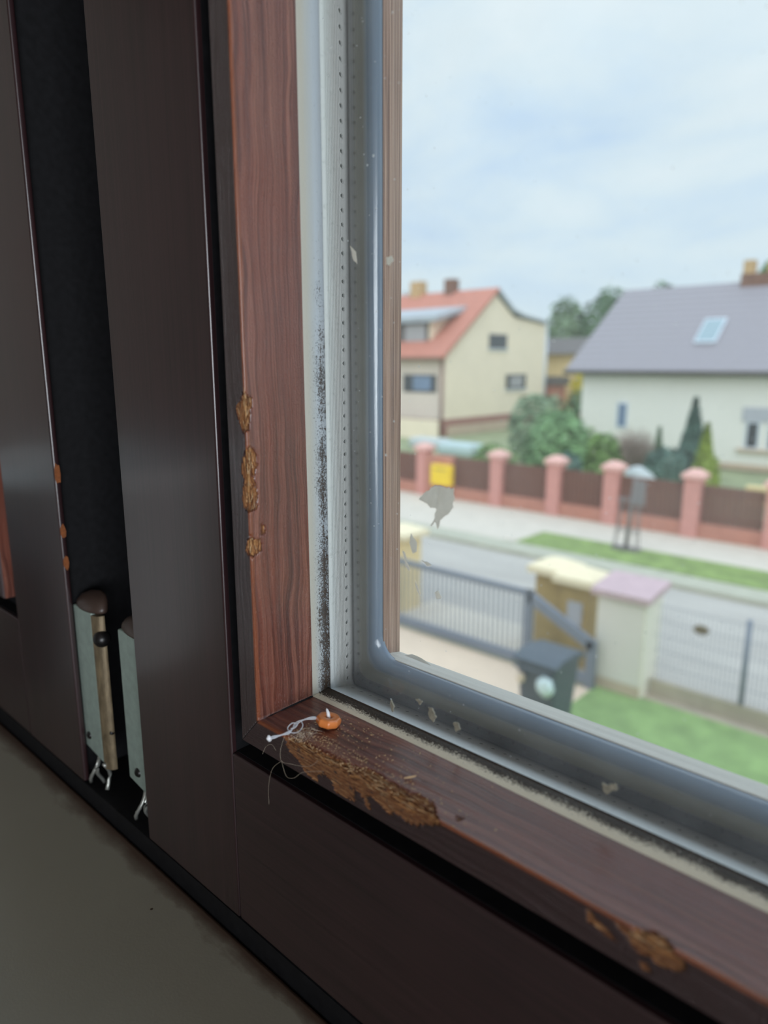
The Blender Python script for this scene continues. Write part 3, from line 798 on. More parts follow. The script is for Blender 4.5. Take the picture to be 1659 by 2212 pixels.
mb.build('disc', 'bead_orange', root, smooth=True)
tag(MB().tube([W3(41.5, 9.5, 23.6), W3(41.3, 9.5, 25.6), W3(41.0, 9.6, 26.8), W3(40.4, 9.7, 27.6), W3(40.0, 9.8, 28.0)], [.00055, .00062, .00055, .0004, .0001], 10).build('thread_end', 'thread_white', root, smooth=True), 'white thread poking out of the hole')

root = new_empty('plastic_fibre', W3(37, 0, 22.8)); tag(root, 'curled translucent plastic strand lying left of the orange disc', 'fibre')
def bez(pts, k=8):
    out = []; P = [Vector(p) for p in pts]; P = [P[0]] + P + [P[-1]]
    for i in range(1, len(P) - 2):
        for j in range(k):
            t = j / k; a, b_, c, d_ = P[i - 1], P[i], P[i + 1], P[i + 2]
            out.append(.5 * ((2 * b_) + (c - a) * t + (2 * a - 5 * b_ + 4 * c - d_) * t * t + (3 * b_ - 3 * c + d_ - a) * t ** 3))
    return out + [P[-1]]
def up(x, y, h=0): return W3(x, y, 23.0 + h)
main_c = bez([up(38.8, 6.5, 2.4), up(37.6, 4.6, 2.6), up(36.4, 2.2, 2.3), up(35.6, 0.4, 1.5), up(36.3, -1.4, .9), up(36.9, -3.4, .7), up(36.6, -5.6, .8), up(36.2, -8.2, 1.0), up(35.9, -10.2, 1.2)])
MB().tube(main_c, [.00038 + .00014 * math.sin(i * .35) for i in range(len(main_c))], 12).build('strand', 'clear_plastic', root, smooth=True)
loop = bez([up(36.0, 2.5, 2.0), up(38.0, 1.4, 1.4), up(38.9, -1.0, .8), up(37.8, -2.8, .7), up(35.4, -2.6, 1.2), up(34.9, -.4, 1.9), up(36.6, .4, 2.0), up(37.2, -1.2, 1.5), up(36.2, -1.9, 1.2)])
MB().tube(loop, .00019, 10).build('loop', 'clear_plastic', root, smooth=True)
tip = MB().tube([up(35.9, -10.0, .4), up(35.8, -10.4, 1.4), up(35.8, -10.3, 2.2)], [.0006, .0008, .0003], 10).build('blob_end', 'thread_white', root, smooth=True)

root = new_empty('dust_hair', W3(40, -2, 22.8)); tag(root, 'wispy tangle of dust hairs on the chipped bead corner', 'dust', kind='stuff')
HM = MB()
HM.tube(bez([up(36.5, -4.5, .4), W3(36.5, -6.5, 19), W3(37.2, -6.8, 15.5), W3(41, -6.2, 15.8), W3(45, -5.5, 16.5), W3(49, -5.2, 18), W3(52, -4.8, 21)]), .00003, 5)
HM.tube(bez([W3(37.2, -6.8, 15.5), W3(40, -7.4, 11.8), W3(44, -7.6, 13), W3(48, -7.4, 16.5), W3(55, -5.5, 19)]), .00003, 5)
HM.tube(bez([W3(37.2, -6.8, 15.5), W3(34, -8, 12), W3(33, -9, 6), W3(33.5, -9.5, 0)]), .000024, 5)
HM.tube(bez([W3(27.5, -6.8, 14), W3(29, -6.4, 17), W3(31.5, -6, 18.5), W3(33.5, -6, 17.2)]), .00003, 5)
for k in range(46):
    x = rnd.uniform(38.5, 44); y = rnd.uniform(-4.5, 4); h = rnd.uniform(.1, 1.4)
    HM.tube(bez([up(x, y, h), up(x + rnd.uniform(-1.5, 1.5), y + rnd.uniform(-1.5, 1.5), h + rnd.uniform(-.1, 1.2)), up(x + rnd.uniform(-3, 3), y + rnd.uniform(-3, 3), h * .5)], 5), rnd.uniform(.00002, .000045), 4)
HM.build('hairs', 'dust_hair', root)
root = new_empty('sawdust', W3(60, 0, 22.8)); tag(root, 'fine pale dust and wood crumbs scattered along the chipped ledge', 'dust', kind='stuff')
SM = MB()
for k in range(520):
    x = 36 + abs(rnd.gauss(0, 26)); y = rnd.uniform(-4.0, 4) if rnd.random() < .6 else rnd.uniform(-4, 17)
    if x > 150: continue
    r_ = rnd.uniform(.05, .16) * .001; c = Vector(W3(x, y, 22.9)); d_ = Vector((rnd.uniform(-1, 1), rnd.uniform(-1, 1), .3)).normalized() * r_ * rnd.uniform(1, 3)
    SM.tube([c - d_, c + d_], [r_, r_ * .4], 4)
SM.build('crumbs', 'splinter_pale', root)
tag(MB().tube([W3(79.0, 3.2, 23.1), W3(80.6, 4.4, 23.6), W3(81.8, 5.0, 24.2)], [.0002, .0003, .00015], 6).build('wood_shaving', 'splinter_pale'), 'small tan wood shaving lying above the chipped bead edge', 'shaving')

# ================================================================== THE ROOM
def struct(name, mat, *b): return box(name, mat, *b, kind='structure')
YI, YO = -.22, .13
wx0, wx1, wz0, wz1 = -1.03, .83, Z0 - .125, Z0 + 1.27
FL, CE = 3.10, 5.70
mb = MB().box(-3.0, wx0, YI, YO, FL - .3, CE + .3).box(wx1, 2.4, YI, YO, FL - .3, CE + .3).box(wx0, wx1, YI, YO, FL - .3, Z0 - .104).box(wx0, wx1, YI, YO, wz1, CE + .3)
w_ = mb.build('wall_front', 'room_plaster'); w_['kind'] = 'structure'
struct('wall_left', 'room_plaster', -3.0, -2.8, -4.2, YI, FL, CE)
struct('wall_right', 'room_plaster', 2.2, 2.4, -4.2, YI, FL, CE)
struct('wall_back', 'room_plaster', -3.0, 2.4, -4.4, -4.2, FL, CE)
struct('floor', 'room_floor', -3.0, 2.4, -4.4, YI, FL - .2, FL)
struct('ceiling', 'room_plaster', -3.0, 2.4, -4.4, YI, CE, CE + .2)
mb = MB().box(-6.5, 6, YO, YO + .12, 0, wz0).box(-6.5, wx0 - .02, YO, YO + .12, wz0, 6.2).box(wx1 + .02, 6, YO, YO + .12, wz0, 6.2).box(wx0 - .02, wx1 + .02, YO, YO + .12, wz1, 6.2)
mb.build('wall_outer', 'facade_render')['kind'] = 'structure'

# ================================================================== THE STREET
GZ = 0.0
struct('ground', 'garden_soil', -110, 60, .25, 140, -.3, -.06)
def slab(name, mat, x0, x1, y0, y1, top, kind='structure', bot=-.06):
    o = box(name, mat, x0, x1, y0, y1, bot, top); o['kind'] = kind; return o
slab('driveway', 'driveway', -9.5, -3.56, .25, 8.0, .0)
dg = MB().prism([(-3.56, .25), (6, .25), (6, 8.2), (-3.56, 8.2)], lambda a, c: (a, c, -.06), lambda a, c: (a, c, .01)).build('lawn', 'lawn'); tag(dg, 'green front lawn below the window, right of the driveway', 'grass', kind='stuff')
dg = slab('lawn', 'lawn', -30, -9.5, .25, 8.2, .01, 'stuff'); tag(dg, 'green lawn left of the sandy driveway', 'grass')
slab('pavement_near', 'gravel_strip', -40, 20, 8.2, 8.9, .0)
slab('driveway_apron', 'paving', -7.3, -4.6, 8.2, 9.35, .012)
slab('road', 'asphalt', -80, 40, 8.9, 13.1, -.03)
slab('kerb', 'kerb_stone', -80, 40, 13.1, 13.45, .06)
slab('verge_strip', 'kerb_stone', -80, 40, 13.45, 13.85, .05)
slab('apron_far', 'paving', -40, -8.75, 13.85, 15.2, .055)
dg = slab('verge', 'verge', -8.4, 40, 13.85, 15.16, .07, 'stuff'); tag(dg, 'mown grass verge between the far kerb and the pavement', 'grass')
slab('verge_edging', 'paving', -8.75, -8.4, 13.85, 15.2, .075)
slab('pavement_far', 'paving', -60, 40, 15.16, 17.1, .06)

# -- brick and board fence opposite
xe = [(-15.3, -14.18, 'at the far left'), (-12.75, -11.35, 'right of the yellow box'), (-10.95, -9.47, 'left of the round shrub'), (-9.07, -7.8, 'under the green shrubs'),
      (-7.4, -5.75, 'behind the staked pole'), (-5.35, -3.92, 'below the white house'), (-3.52, 6, 'at the right edge')]
for a, c, lab in xe:
    tag(box('brick_plinth', 'brick_red', a, c, 17.1, 17.4, .06, .42), 'low red brick plinth under the board fence ' + lab, 'plinth', 'brick plinths of the street fence')
PX = [(-11.15, 'pink brick pillar just right of the yellow box'), (-9.27, 'pink brick pillar in front of the round green shrub'), (-7.6, 'pink brick pillar directly left of the staked pole'),
      (-5.55, 'pink brick pillar below the lime green cone tree'), (-3.72, 'pink brick pillar at the right edge of the view'), (-13.98, 'pink brick pillar left of the yellow box')]
for x, lab in PX:
    t = new_empty('brick_pillar', (x, 17.25, 0)); tag(t, lab, 'pillar', 'pink pillars of the street fence')
    box('shaft', 'brick_pink', x - .19, x + .19, 17.03, 17.41, 0, 1.5, t)
    mb = MB().box(x - .26, x + .26, 16.97, 17.47, 1.5, 1.6)
    mb.add([(x - .25, 16.98, 1.6), (x + .25, 16.98, 1.6), (x + .25, 17.46, 1.6), (x - .25, 17.46, 1.6), (x - .1, 17.15, 1.72), (x + .1, 17.15, 1.72), (x + .1, 17.3, 1.72), (x - .1, 17.3, 1.72)], [(0, 1, 5, 4), (1, 2, 6, 5), (2, 3, 7, 6), (3, 0, 4, 7), (4, 5, 6, 7)])
    mb.build('cap', 'brick_cap', t)
PN = [(-12.75, -11.36, 'brown board panel right beside the yellow box'), (-10.94, -9.48, 'brown board panel left of the round green shrub'), (-9.06, -7.81, 'brown board panel under the green shrubs'),
      (-7.39, -5.76, 'brown board panel behind the staked pole'), (-5.34, -3.93, 'brown board panel below the white house at right'), (-3.5, -1.6, 'brown board panel out past the last pillar'), (-16.2, -14.2, 'brown board panel at the far left beside the window timber')]
for a, c, lab in PN:
    t = new_empty('board_fence', ((a + c) / 2, 17.25, .42)); tag(t, lab, 'fence', 'brown board fences')
    z0 = .42
    mb = MB(); x = a
    while x < c - .05: mb.box(x, min(x + .11, c), 17.2, 17.235, z0 + .02, 1.36); x += .125
    mb.build('boards', 'fence_brown', t)
    MB().box(a, c, 17.235, 17.28, z0 + .12, z0 + .2).box(a, c, 17.235, 17.28, 1.15, 1.23).build('rails', 'fence_brown', t)
bw = box('letterbox_wall', 'brick_red', -13.78, -12.76, 17.06, 17.38, 0, 1.36); tag(bw, 'short red brick wall carrying the yellow box', 'wall')
t = new_empty('yellow_box', (-13.05, 16.95, .5)); tag(t, 'yellow street box mounted on the red brick wall', 'letterbox')
box('case', 'post_yellow', -13.42, -12.66, 16.82, 17.055, .48, 1.12, t, bevel=.03)
box('slot', 'fascia_dark', -13.27, -12.81, 16.81, 16.825, .98, 1.01, t)
# staked pole
t = new_empty('staked_pole', (-6.2, 15.0, .07)); tag(t, 'slim grey pole with thin stakes standing on the verge', 'pole')
MB().tube([(-6.2, 15, .05), (-6.15, 15, 1.0), (-6.1, 15, 1.7)], [.05, .045, .035], 8).build('pole', 'pole_grey', t, smooth=True)
for dx, dy in ((-.3, .1), (.25, .1), (-.22, -.2), (.3, -.2)):
    MB().tube([(-6.2 + dx, 15 + dy, .05), (-6.15 + dx * .7, 15 + dy * .7, 1.25)], .014, 6).build('stake', 'pole_grey', t)
mb = MB()
for zz_ in (.5, 1.2): MB().tube([(-6.2 - .26, 15.08, zz_), (-6.2 + .24, 15.08, zz_), (-6.2 + .28, 14.84, zz_), (-6.2 - .2, 14.84, zz_), (-6.2 - .26, 15.08, zz_)], .014, 5).build('tie_rail', 'pole_grey', t)
box('mesh_guard', 'pole_grey', -6.12, -5.85, 14.95, 15.02, 1.1, 1.65, t)
slab('tree_pit', 'fascia_dark', -6.5, -5.85, 14.75, 15.12, .085)

# -- sliding gate
t = new_empty('sliding_gate', (-5.4, 8.1, 0)); tag(t, 'long grey sliding driveway gate with thin bars and slanted tail', 'gate')
box('top_rail', 'gate_grey', -8.6, -4.5, 8.07, 8.13, 1.06, 1.14, t)
box('bottom_rail', 'gate_grey', -8.6, -3.55, 8.05, 8.15, .05, .17, t)
box('end_stile', 'gate_grey', -4.62, -4.5, 8.06, 8.14, .1, 1.14, t)
box('tail_post', 'gate_grey', -3.66, -3.54, 8.06, 8.14, -.02, .66, t)
MB().prism([(-4.56, 1.14), (-4.56, .98), (-3.6, .52), (-3.56, .66)], lambda a, c: (a, 8.06, c), lambda a, c: (a, 8.14, c)).build('slanted_brace', 'gate_grey', t)
x = -8.5; k = 0
while x < -4.65:
    box('bar', 'gate_grey', x - .007, x + .007, 8.09, 8.11, .17, 1.06, t); x += .085; k += 1
t.location.y -= .09
# -- ochre pillars with cream caps
def twin(x0, x1, y0, y1, lab, top=1.22, m='pillar_ochre'):
    t = new_empty('gate_pillar', ((x0 + x1) / 2, (y0 + y1) / 2, 0)); tag(t, lab, 'pillar')
    box('shaft', m, x0, x1, y0, y1, -.02, top, t)
    mb = MB(); e = .1
    mb.box(x0 - e, x1 + e, y0 - e, y1 + e, top, top + .1)
    cx, cy = (x0 + x1) / 2, (y0 + y1) / 2
    mb.add([(x0 - e, y0 - e, top + .1), (x1 + e, y0 - e, top + .1), (x1 + e, y1 + e, top + .1), (x0 - e, y1 + e, top + .1), (cx - .08, cy - .08, top + .2), (cx + .08, cy - .08, top + .2), (cx + .08, cy + .08, top + .2), (cx - .08, cy + .08, top + .2)], [(0, 1, 5, 4), (1, 2, 6, 5), (2, 3, 7, 6), (3, 0, 4, 7), (4, 5, 6, 7)])
    mb.build('cap', 'cap_cream' if m != 'pillar_cream' else 'cap_cream', t)
    return t
twin(-4.82, -4.40, 8.62, 9.04, 'ochre gate pillar with cream cap, left one of the pair behind the gate tail')
t = twin(-4.34, -3.92, 8.5, 8.92, 'ochre gate pillar bearing a pale plate, next to the white meter cabinet', 1.2)
box('plate', 'sign_grey', -4.22, -4.0, 8.47, 8.5, .62, .95, t)
twin(-7.75, -7.28, 8.5, 8.95, 'pale yellow gate pillar beside the window timber at the left', 1.3, 'pillar_cream')
# -- meter cabinet
t = new_empty('meter_cabinet', (-3.3, 8.45, 0)); tag(t, 'tall white meter cabinet with mauve tiled top beside the gate', 'cabinet')
box('body', 'cabinet_side', -3.62, -2.98, 8.14, 8.66, -.03, 1.28, t)
box('door', 'cabinet_white', -3.60, -3.0, 8.115, 8.14, .16, 1.26, t)
box('base', 'plinth_tan', -3.61, -2.99, 8.12, 8.14, -.03, .155, t)
MB().prism([(8.06, 1.28), (8.74, 1.36), (8.74, 1.45), (8.06, 1.36)], lambda a, c: (-3.69, a, c), lambda a, c: (-2.92, a, c)).build('tiled_top', 'tile_mauve', t)
# -- wire fence right of the cabinet
t = new_empty('wire_fence', (-1.5, 8.4, 0)); tag(t, 'thin grey wire mesh fence right of the meter cabinet', 'fence')
for x in (-1.87, .4, 2.6):
    MB().tube([(x, 8.4, 0), (x, 8.4, 1.28)], .032, 8).build('post', 'gate_grey', t, smooth=True)
x = -2.9; mb = MB()
while x < 4: mb.box(x - .002, x + .002, 8.398, 8.402, .2, 1.22); x += .05
z = .22
while z < 1.25: mb.box(-2.95, 4, 8.397, 8.403, z - .0025, z + .0025); z += .2
mb.build('wire_mesh', 'gate_grey', t)
box('curb_board', 'gravel_strip', -2.95, 4, 8.36, 8.44, 0, .22, t)
t = new_empty('rusty_plaque', (-2.4, 8.38, .95)); tag(t, 'small rusty oval plaque hanging on the wire fence', 'plaque')
mb = MB(); mb.prism([(-2.39 + .09 * math.cos(q * .4), 1.03 + .055 * math.sin(q * .4)) for q in range(16)], lambda a, c: (a, 8.36, c), lambda a, c: (a, 8.395, c)).build('plate', 'rust', t)
# -- rubbish bin
t = new_empty('wheeled_bin', (-3.45, 6.6, 0)); tag(t, 'dark grey wheeled rubbish bin on the driveway in front of the gate', 'bin')
mb = MB(); vs = []
for z, hx, hy in ((.06, .19, .22), (.92, .24, .29)):
    for sx_, sy_ in ((-1, -1), (1, -1), (1, 1), (-1, 1)): vs.append((-3.46 + sx_ * hx, 6.62 + sy_ * hy, z))
mb.add(vs, [(0, 3, 2, 1), (4, 5, 6, 7), (0, 1, 5, 4), (1, 2, 6, 5), (2, 3, 7, 6), (3, 0, 4, 7)]); mb.build('body', 'bin_dark', t, bevel=.02)
mb = MB(); mb.prism([(-.33, 0), (.33, 0), (.33, .05), (.1, .1), (-.2, .1), (-.33, .05)], lambda a, c: (-3.74, 6.62 + a, .92 + c), lambda a, c: (-3.18, 6.62 + a, .92 + c)); mb.build('lid', 'bin_dark', t, bevel=.012)
MB().tube([(-3.68, 6.30, .86), (-3.68, 6.24, .9), (-3.24, 6.24, .9), (-3.24, 6.30, .86)], .016, 8).build('handle', 'bin_dark', t, smooth=True)
for x in (-3.7, -3.22):
    MB().tube([(x - .03, 6.42, .1), (x + .03, 6.42, .1)], .1, 16).build('wheel', 'rubber_and_shade_black', t, smooth=False)
def blob(name, mat, c, r, parent=None, seed=0, amp=.15, sub=3):
    bm = bmesh.new(); bmesh.ops.create_icosphere(bm, subdivisions=sub, radius=1)
    vs = []
    for v in bm.verts:
        q = v.co * (1 + amp * noise.noise(v.co * 1.7 + Vector((seed, seed * 2, 0))))
        vs.append((c[0] + q.x * r[0], c[1] + q.y * r[1], c[2] + q.z * r[2]))
    fs = [[v.index for v in f.verts] for f in bm.faces]; bm.free()
    return MB().add(vs, fs).build(name, mat, parent, smooth=True)
tag(blob('plastic_bag', 'bag_white', (-3.30, 6.27, .74), (.105, .06, .115), None, 3), 'small round white bag on the side of the dark bin', 'bag')
tag(blob('handle_gap_lump', 'driveway', (-3.62, 6.29, .74), (.05, .04, .06), None, 5), 'small beige lump added for the ground showing through the bin handle', 'bag')  # stands in for ground visible through the handle gap

# -- white house on the right
t = new_empty('house', (-10, 34, 0)); tag(t, 'white house with large grey tiled roof behind the fence', 'house')
HX0, HX1, HY0, HY1, EZ = -15.25, 4, 30.2, 38.6, 3.85
box('wall', 'white_wall', HX0, HX1, HY0, HY1, 0, EZ, t)
box('plinth', 'plinth_tan', HX0 - .02, HX1, HY0 - .03, HY0, 0, .25, t)
RY, RZ = 34.5, 7.74
e0 = (-15.95, 29.75, EZ - .02); rl = (-15.53 + .1, RY, RZ)
mb = MB()
b0 = [(-15.95, 29.7, EZ), (5, 29.7, EZ), (5, 39.2, EZ), (-15.95, 39.2, EZ)]
r0 = [(-15.45, RY, RZ), (5, RY, RZ)]
mb.add(b0 + r0, [(0, 1, 5, 4), (2, 3, 4, 5), (3, 0, 4), (1, 2, 5), (0, 3, 2, 1)]); mb.build('roof', 'grey_tiles', t)
MB().tube([(-15.95, 29.66, EZ - .02), (5, 29.66, EZ - .02)], .09, 8).build('gutter', 'fascia_dark', t, smooth=True)
box('soffit', 'fascia_dark', -15.9, 5, 29.72, 30.2, EZ - .14, EZ - .02, t)
def on_roof(x, z, d=0): f = (z - EZ) / (RZ - EZ); return (x, 29.7 + (RY - 29.7) * f - d * .63, z + d * .78)
f_ = MB(); pts = [(-10.72, 5.0), (-9.85, 5.0), (-9.85, 6.0), (-10.72, 6.0)]
vs = [on_roof(*p, .02) for p in pts] + [on_roof(*p, .12) for p in pts]
f_.add(vs, [(0, 1, 2, 3), (7, 6, 5, 4), (0, 4, 5, 1), (1, 5, 6, 2), (2, 6, 7, 3), (3, 7, 4, 0)]); sk = f_.build('skylight', 'frame_white', t)
f_ = MB(); pts = [(-10.66, 5.06), (-9.91, 5.06), (-9.91, 5.94), (-10.66, 5.94)]
vs = [on_roof(*p, .12) for p in pts] + [on_roof(*p, .14) for p in pts]
f_.add(vs, [(0, 1, 2, 3), (7, 6, 5, 4), (0, 4, 5, 1), (1, 5, 6, 2), (2, 6, 7, 3), (3, 7, 4, 0)]); f_.build('pane', 'skylight_glass', sk)
ch = box('chimney', 'chimney_brick', -10.05, -8.6, 34.2, 34.8, 7.3, 8.05, t)
box('chimney_pot', 'chimney_tan', -10.0, -9.58, 34.25, 34.75, 8.05, 8.62, ch)
box('chimney_pot', 'chimney_tan', -9.0, -8.65, 34.25, 34.75, 8.05, 8.5, ch)
def window(par, x0, x1, z0, z1, y, m='window_dark', fr_='frame_white', fw_=.07):
    f = box('window', fr_, x0 - fw_, x1 + fw_, y - .05, y, z0 - fw_, z1 + fw_, par)
    box('pane', m, x0, x1, y - .055, y - .05, z0, z1, f)
    return f
window(t, -13.42, -13.05, 1.45, 2.45, HY0, 'window_blue')
box('shutter_box', 'sign_grey', -8.25, -5.4, HY0 - .06, HY0, 1.95, 2.5, t)
for a in (-8.02, -7.2, -6.4): window(t, a, a + .38, .95, 1.9, HY0, 'window_dark')
box('window_ledge', 'plinth_tan', -8.35, -5.4, HY0 - .16, HY0, .76, .86, t)

# -- cream house on the left: front to the street, gable towards the white house
t = new_empty('house', (-30, 37, 0)); tag(t, 'cream gabled house with red tiled roof and dormer at left', 'house')
GX = -25.3; LXE = -40
gab = [(32.9, .95), (44.1, .95), (44.1, 6.75), (42.9, 6.92), (40.1, 7.1), (39.3, 7.55), (37.85, 8.4), (32.9, 4.6)]
MB().prism(gab, lambda a, c: (LXE, a, c), lambda a, c: (GX, a, c)).build('wall', 'cream_wall', t)
box('front_wall', 'grey_wall', LXE, GX - .02, 32.84, 32.9, .95, 4.55, t)
MB().prism([(32.86, -.05), (44.12, -.05), (44.12, .96), (32.86, .96)], lambda a, c: (LXE, a, c), lambda a, c: (GX + .03, a, c)).build('plinth', 'plinth_red', t)
box('plinth_band', 'plinth_tan', GX + .03, GX + .06, 33.1, 44.12, -.05, .55, t)
MB().prism([(32.35, 4.42), (37.85, 8.62), (37.85, 8.8), (32.25, 4.6)], lambda a, c: (LXE, a, c), lambda a, c: (GX + .28, a, c)).build('roof', 'red_roof', t)
MB().prism([(37.85, 8.62), (39.6, 7.5), (41, 7.18), (44.4, 6.85), (44.4, 7.0), (41, 7.34), (39.8, 7.62), (37.85, 8.8)], lambda a, c: (LXE, a, c), lambda a, c: (GX + .22, a, c)).build('roof', 'dormer_roof', t)
MB().tube([(LXE, 32.3, 4.5), (GX + .2, 32.3, 4.5)], .09, 8).build('gutter', 'gutter_brown', t, smooth=True)
MB().tube([(GX - .15, 32.72, 4.4), (GX - .15, 32.72, 0)], .07, 8).build('downpipe', 'gutter_brown', t, smooth=True)
# dormer
d_ = MB().prism([(33.6, 5.3), (37.2, 7.6), (33.6, 6.72)], lambda a, c: (LXE, a, c), lambda a, c: (-26.95, a, c)).build('dormer', 'cream_wall', t)
MB().prism([(33.2, 6.62), (37.3, 7.62), (37.3, 7.9), (33.2, 6.95)], lambda a, c: (LXE, a, c), lambda a, c: (-26.3, a, c)).build('dormer_roof', 'dormer_roof', d_)
f = box('window', 'fascia_dark', -31.6, -27.15, 33.5, 33.6, 5.42, 6.62, d_)
box('pane', 'curtain_pale', -28.95, -27.35, 33.48, 33.5, 5.46, 6.5, f)
# chimneys
ch = box('chimney', 'chimney_tan', -32.0, -31.1, 37.5, 38.2, 8.5, 9.6, t)
ch = box('chimney', 'chimney_brick', -29.1, -28.4, 37.5, 38.2, 8.5, 9.55, t)
# gable windows
def gwin(y0, y1, z0, z1, m):
    f = box('window', 'window_dark', GX, GX + .04, y0, y1, z0, z1, t)
    box('window_ledge', 'frame_white', GX, GX + .1, y0 - .1, y1 + .1, z0 - .12, z0 - .03, f)
    box('pane', m, GX + .04, GX + .05, y0 + .5, y1 - .45, z0 + .12, z1 - .12, f)
gwin(37.25, 39.25, 5.12, 6.0, 'window_dark'); gwin(39.3, 41.75, 2.56, 3.5, 'curtain_pale')
f = box('window', 'window_dark', -28.5, -25.9, 32.8, 32.84, 2.5, 3.55, t)
box('pane', 'window_blue', -27.7, -26.3, 32.79, 32.8, 2.62, 3.45, f)
MB().tube([(GX - .05, 44.3, 1), (GX - .05, 44.3, 6.6)], .12, 8).build('downpipe', 'frame_white', t, smooth=True)
tag(box('satellite_dish_box', 'frame_white', GX + .3, GX + .75, 44.2, 44.8, 0, .9), 'small white box standing at the back corner of the cream house', 'box')
lw = box('garden_wall', 'cream_wall', -34, -24.4, 31.0, 31.2, -.06, 1.05); tag(lw, 'low cream garden wall in front of the cream house', 'wall')
tag(box('garden_cover', 'pale_cover', -20.6, -18.6, 26.2, 27.4, -.06, .5, bevel=.15), 'pale blue garden cover lying behind the brick fence', 'cover')
tag(box('garden_cover', 'rock_pale', -23.6, -21.4, 27.6, 28.6, -.06, .42, bevel=.12), 'pale grey low cover left of the blue garden cover', 'cover')
tag(blob('garden_rock', 'rock_pale', (-9.2, 22.6, 0.3), (.6, .5, .55), None, 1), 'pale rounded rock behind the fence by the staked pole', 'rock')
tag(blob('garden_rock', 'rock_pale', (-7.25, 22.4, .2), (.45, .4, .45), None, 2), 'pale rounded rock left of the lime green cone tree', 'rock')
tag(box('garden_wall', 'pillar_cream', -5.95, -4.6, 23, 23.25, -.06, .52), 'short cream garden wall below the white house', 'wall')

# -- planting
def crown(mb, c, r, count, size, seed, cone=False):
    R = random.Random(seed)
    for _ in range(count):
        while True:
            p = Vector((R.uniform(-1, 1), R.uniform(-1, 1), R.uniform(-1, 1)))
            if p.length <= 1: break
        if cone:
            h = R.random() ** 1.4; a = R.uniform(0, 6.283); q = (1 - h) * (.55 + .45 * R.random() ** .4) * (.55 + .45 * min(1, h * 7 + .4))
            p = Vector((math.cos(a) * q, math.sin(a) * q, h * 2 - 1))
        else:
            p = p.normalized() * (p.length ** .35) * (1 + .22 * noise.noise(p * 2.2 + Vector((seed, 0, 0))))
        q = Vector((c[0] + p.x * r[0], c[1] + p.y * r[1], max(.02, c[2] + p.z * r[2])))
        nrm = (p + Vector((R.gauss(0, .5), R.gauss(0, .5), R.gauss(.3, .5)))).normalized()
        a = nrm.orthogonal().normalized(); b_ = nrm.cross(a); s = size * R.uniform(.6, 1.4)
        mb.add([q - a * s, q - b_ * s * .6, q + a * s, q + b_ * s * .6], [(0, 1, 2, 3)])
def shrub(lab, mat, c, r, count=1500, size=.1, seed=1, cone=False, name='shrub', group=None, stem=True, cat='shrub'):
    t = new_empty(name, (c[0], c[1], 0)); tag(t, lab, cat, group)
    mb = MB(); crown(mb, c, r, count, size, seed, cone)
    f = mb.build('foliage', mat, t)
    if stem: MB().tube([(c[0], c[1], 0), (c[0], c[1], c[2])], [.08, .04], 6).build('stem', 'bark', t)
    return t
shrub('tall rounded mid green shrub left of the white house corner', 'leaf_green', (-10.9, 20.2, 1.3), (1.05, .9, 1.45), 2600, .11, 11)
shrub('dark olive rounded bush in front of the white house corner', 'leaf_olive', (-9.9, 20.9, .95), (.85, .8, 1.15), 2200, .1, 12)
shrub('low dark bluish bush just behind the second pink pillar', 'leaf_bluegreen', (-10.1, 19.4, .8), (.5, .5, .75), 1100, .09, 13)
shrub('loose green bush in front of the far red shed', 'leaf_mid', (-15.6, 27, 1.5), (1.3, 1.2, 1.5), 1500, .14, 14)
shrub('tall dark blue-green conifer against the white wall', 'leaf_bluegreen', (-8.75, 26.2, 1.45), (.75, .7, 1.55), 2600, .1, 15, True, 'conifer', cat='tree')
shrub('low blue-green juniper beside the bare bush', 'leaf_bluegreen', (-9.3, 25.3, .5), (.8, .6, .75), 1300, .09, 16)
shrub('lime green cone-shaped tree right of the dark conifer', 'leaf_lime', (-7.95, 25.2, 1.0), (.55, .55, 1.2), 2000, .09, 17, True, 'conifer', cat='tree')
shrub('thin lime green plant behind the fence below the cone tree', 'leaf_lime', (-6.35, 21.0, .8), (.22, .22, .85), 500, .07, 18)
shrub('small slim dark green conifer beside the bare bush', 'leaf_dark', (-9.9, 26, .95), (.28, .28, .95), 700, .08, 19, True, 'conifer', cat='tree')
shrub('low green hedge plant by the pink pillar at left', 'leaf_olive', (-13.2, 20, .75), (.9, .5, .75), 900, .09, 21)
shrub('yellow flowering bush at the white house corner', 'leaf_yellow', (-22.6, 45, 2.4), (.9, .9, 1.2), 900, .14, 22)
shrub('small green plant in front of the right hand wall', 'leaf_mid', (-4.6, 24.0, .5), (.35, .3, .55), 500, .08, 23)
shrub('loose dark green bush under the yellow flowering bush', 'leaf_dark', (-20.9, 42, 1.2), (1.4, 1, 1.4), 1100, .15, 24)
# bare brown bush of twigs
t = new_empty('bare_bush', (-10.85, 26, 0)); tag(t, 'bare brown twiggy bush before the white house wall', 'shrub')
R2 = random.Random(5); mb = MB()
for k in range(650):
    a = R2.uniform(0, 6.283); q = R2.random() ** .5; h = 1.95 * (.55 + .45 * (1 - q * q)) * R2.uniform(.6, 1)
    x, y = -10.85 + 1.25 * q * math.cos(a), 26 + .8 * q * math.sin(a)
    mb.tube([(-10.85 + .4 * q * math.cos(a), 26 + .3 * q * math.sin(a), 0), (x * .5 - 10.85 * .5 + R2.gauss(0, .1), y * .5 + 13, h * .5), (x, y, h)], [.014, .011, .006], 3, False)
mb.build('twigs', 'twig_brown', t)
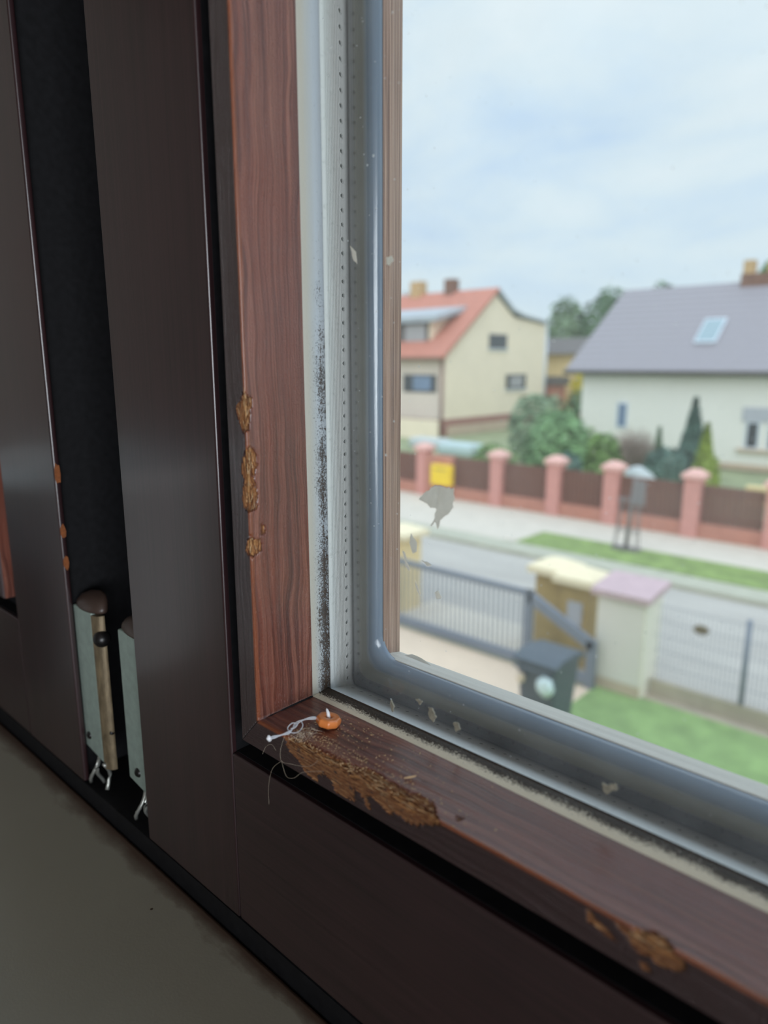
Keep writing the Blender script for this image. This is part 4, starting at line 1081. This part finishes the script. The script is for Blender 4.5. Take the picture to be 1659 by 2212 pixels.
# bare tree
def bare_tree(lab, base, H, seed, spread=.5):
    t = new_empty('bare_tree', base); tag(t, lab, 'tree'); R = random.Random(seed); mb = MB(); tw = MB()
    def grow(p, d, ln, r, lv):
        q = p + d * ln; (mb if lv < 3 else tw).tube([p, (p + q) / 2 + Vector((R.gauss(0, .03), R.gauss(0, .03), 0)) * ln, q], [r, r * .85, r * .6], 6 if lv < 2 else 3, False)
        if lv >= 6: return
        for _ in range(3 if lv < 5 else 4):
            nd = (d + Vector((R.gauss(0, spread), R.gauss(0, spread), R.gauss(.1, .28)))).normalized()
            grow(p + d * ln * R.uniform(.6, 1), nd, ln * R.uniform(.6, .82), r * .6, lv + 1)
    grow(Vector(base), Vector((0, 0, 1)), H * .24, H * .016, 0)
    mb.build('trunk', 'bark', t); tw.build('twigs', 'bark', t)
bare_tree('bare winter tree behind the red roofed house', (-49.5, 60, 0), 20.5, 3)
# evergreen trees far behind
for i, (x, y, z, rx, rz, lab, m) in enumerate([
    (-30.6, 57, 5.8, 2.1, 4.0, 'loose green tree in the gap between the two houses', 'leaf_mid'),
    (-26.6, 57, 6.8, 2.7, 3.5, 'dark evergreen tree behind the left end of the grey roof', 'leaf_dark'),
    (-22.4, 57, 6.8, 2.4, 3.6, 'dark green tree mostly hidden by the grey roof', 'leaf_dark'),
    (-33.5, 66, 4.8, 3.0, 3.2, 'low distant treetop right of the cream house gable', 'leaf_mid'),
    (-10.2, 46, 8.8, 2.3, 1.9, 'green treetop rising behind the chimney at right', 'leaf_green')]):
    t = new_empty('evergreen_tree', (x, y, 0)); tag(t, lab, 'tree', 'trees behind the houses')
    mb = MB(); crown(mb, (x, y, z), (rx, rx * .8, rz), 2600, .22, 40 + i); mb.build('crown', m, t)
    MB().tube([(x, y, 0), (x, y, z)], [.25, .12], 8).build('trunk', 'bark', t)
t = new_empty('garden_house', (-26.5, 49, 0)); tag(t, 'small far house with dark roof in the gap between houses', 'house')
box('wall', 'pillar_cream', -29.5, -23, 48, 50, 0, 5.0, t)
MB().prism([(47.4, 4.9), (49.2, 6.1), (51, 4.9)], lambda a, c: (-30, a, c), lambda a, c: (-22.6, a, c)).build('roof', 'fascia_dark', t)
t = new_empty('garden_shed', (-25.6, 45.5, 0)); tag(t, 'dark red garden shed below the small far house', 'shed')
box('wall', 'brick_red', -26.6, -24.8, 45, 46.4, 0, 2.7, t)
box('roof', 'fascia_dark', -26.8, -24.6, 44.8, 46.6, 2.7, 3.3, t)
# far ground cover horizon hedge
shrub('long distant hedge line on the horizon between the houses', 'leaf_mid', (-40, 75, 2.6), (26, 1.5, 2.4), 5200, .5, 60, False, 'hedge', stem=False)
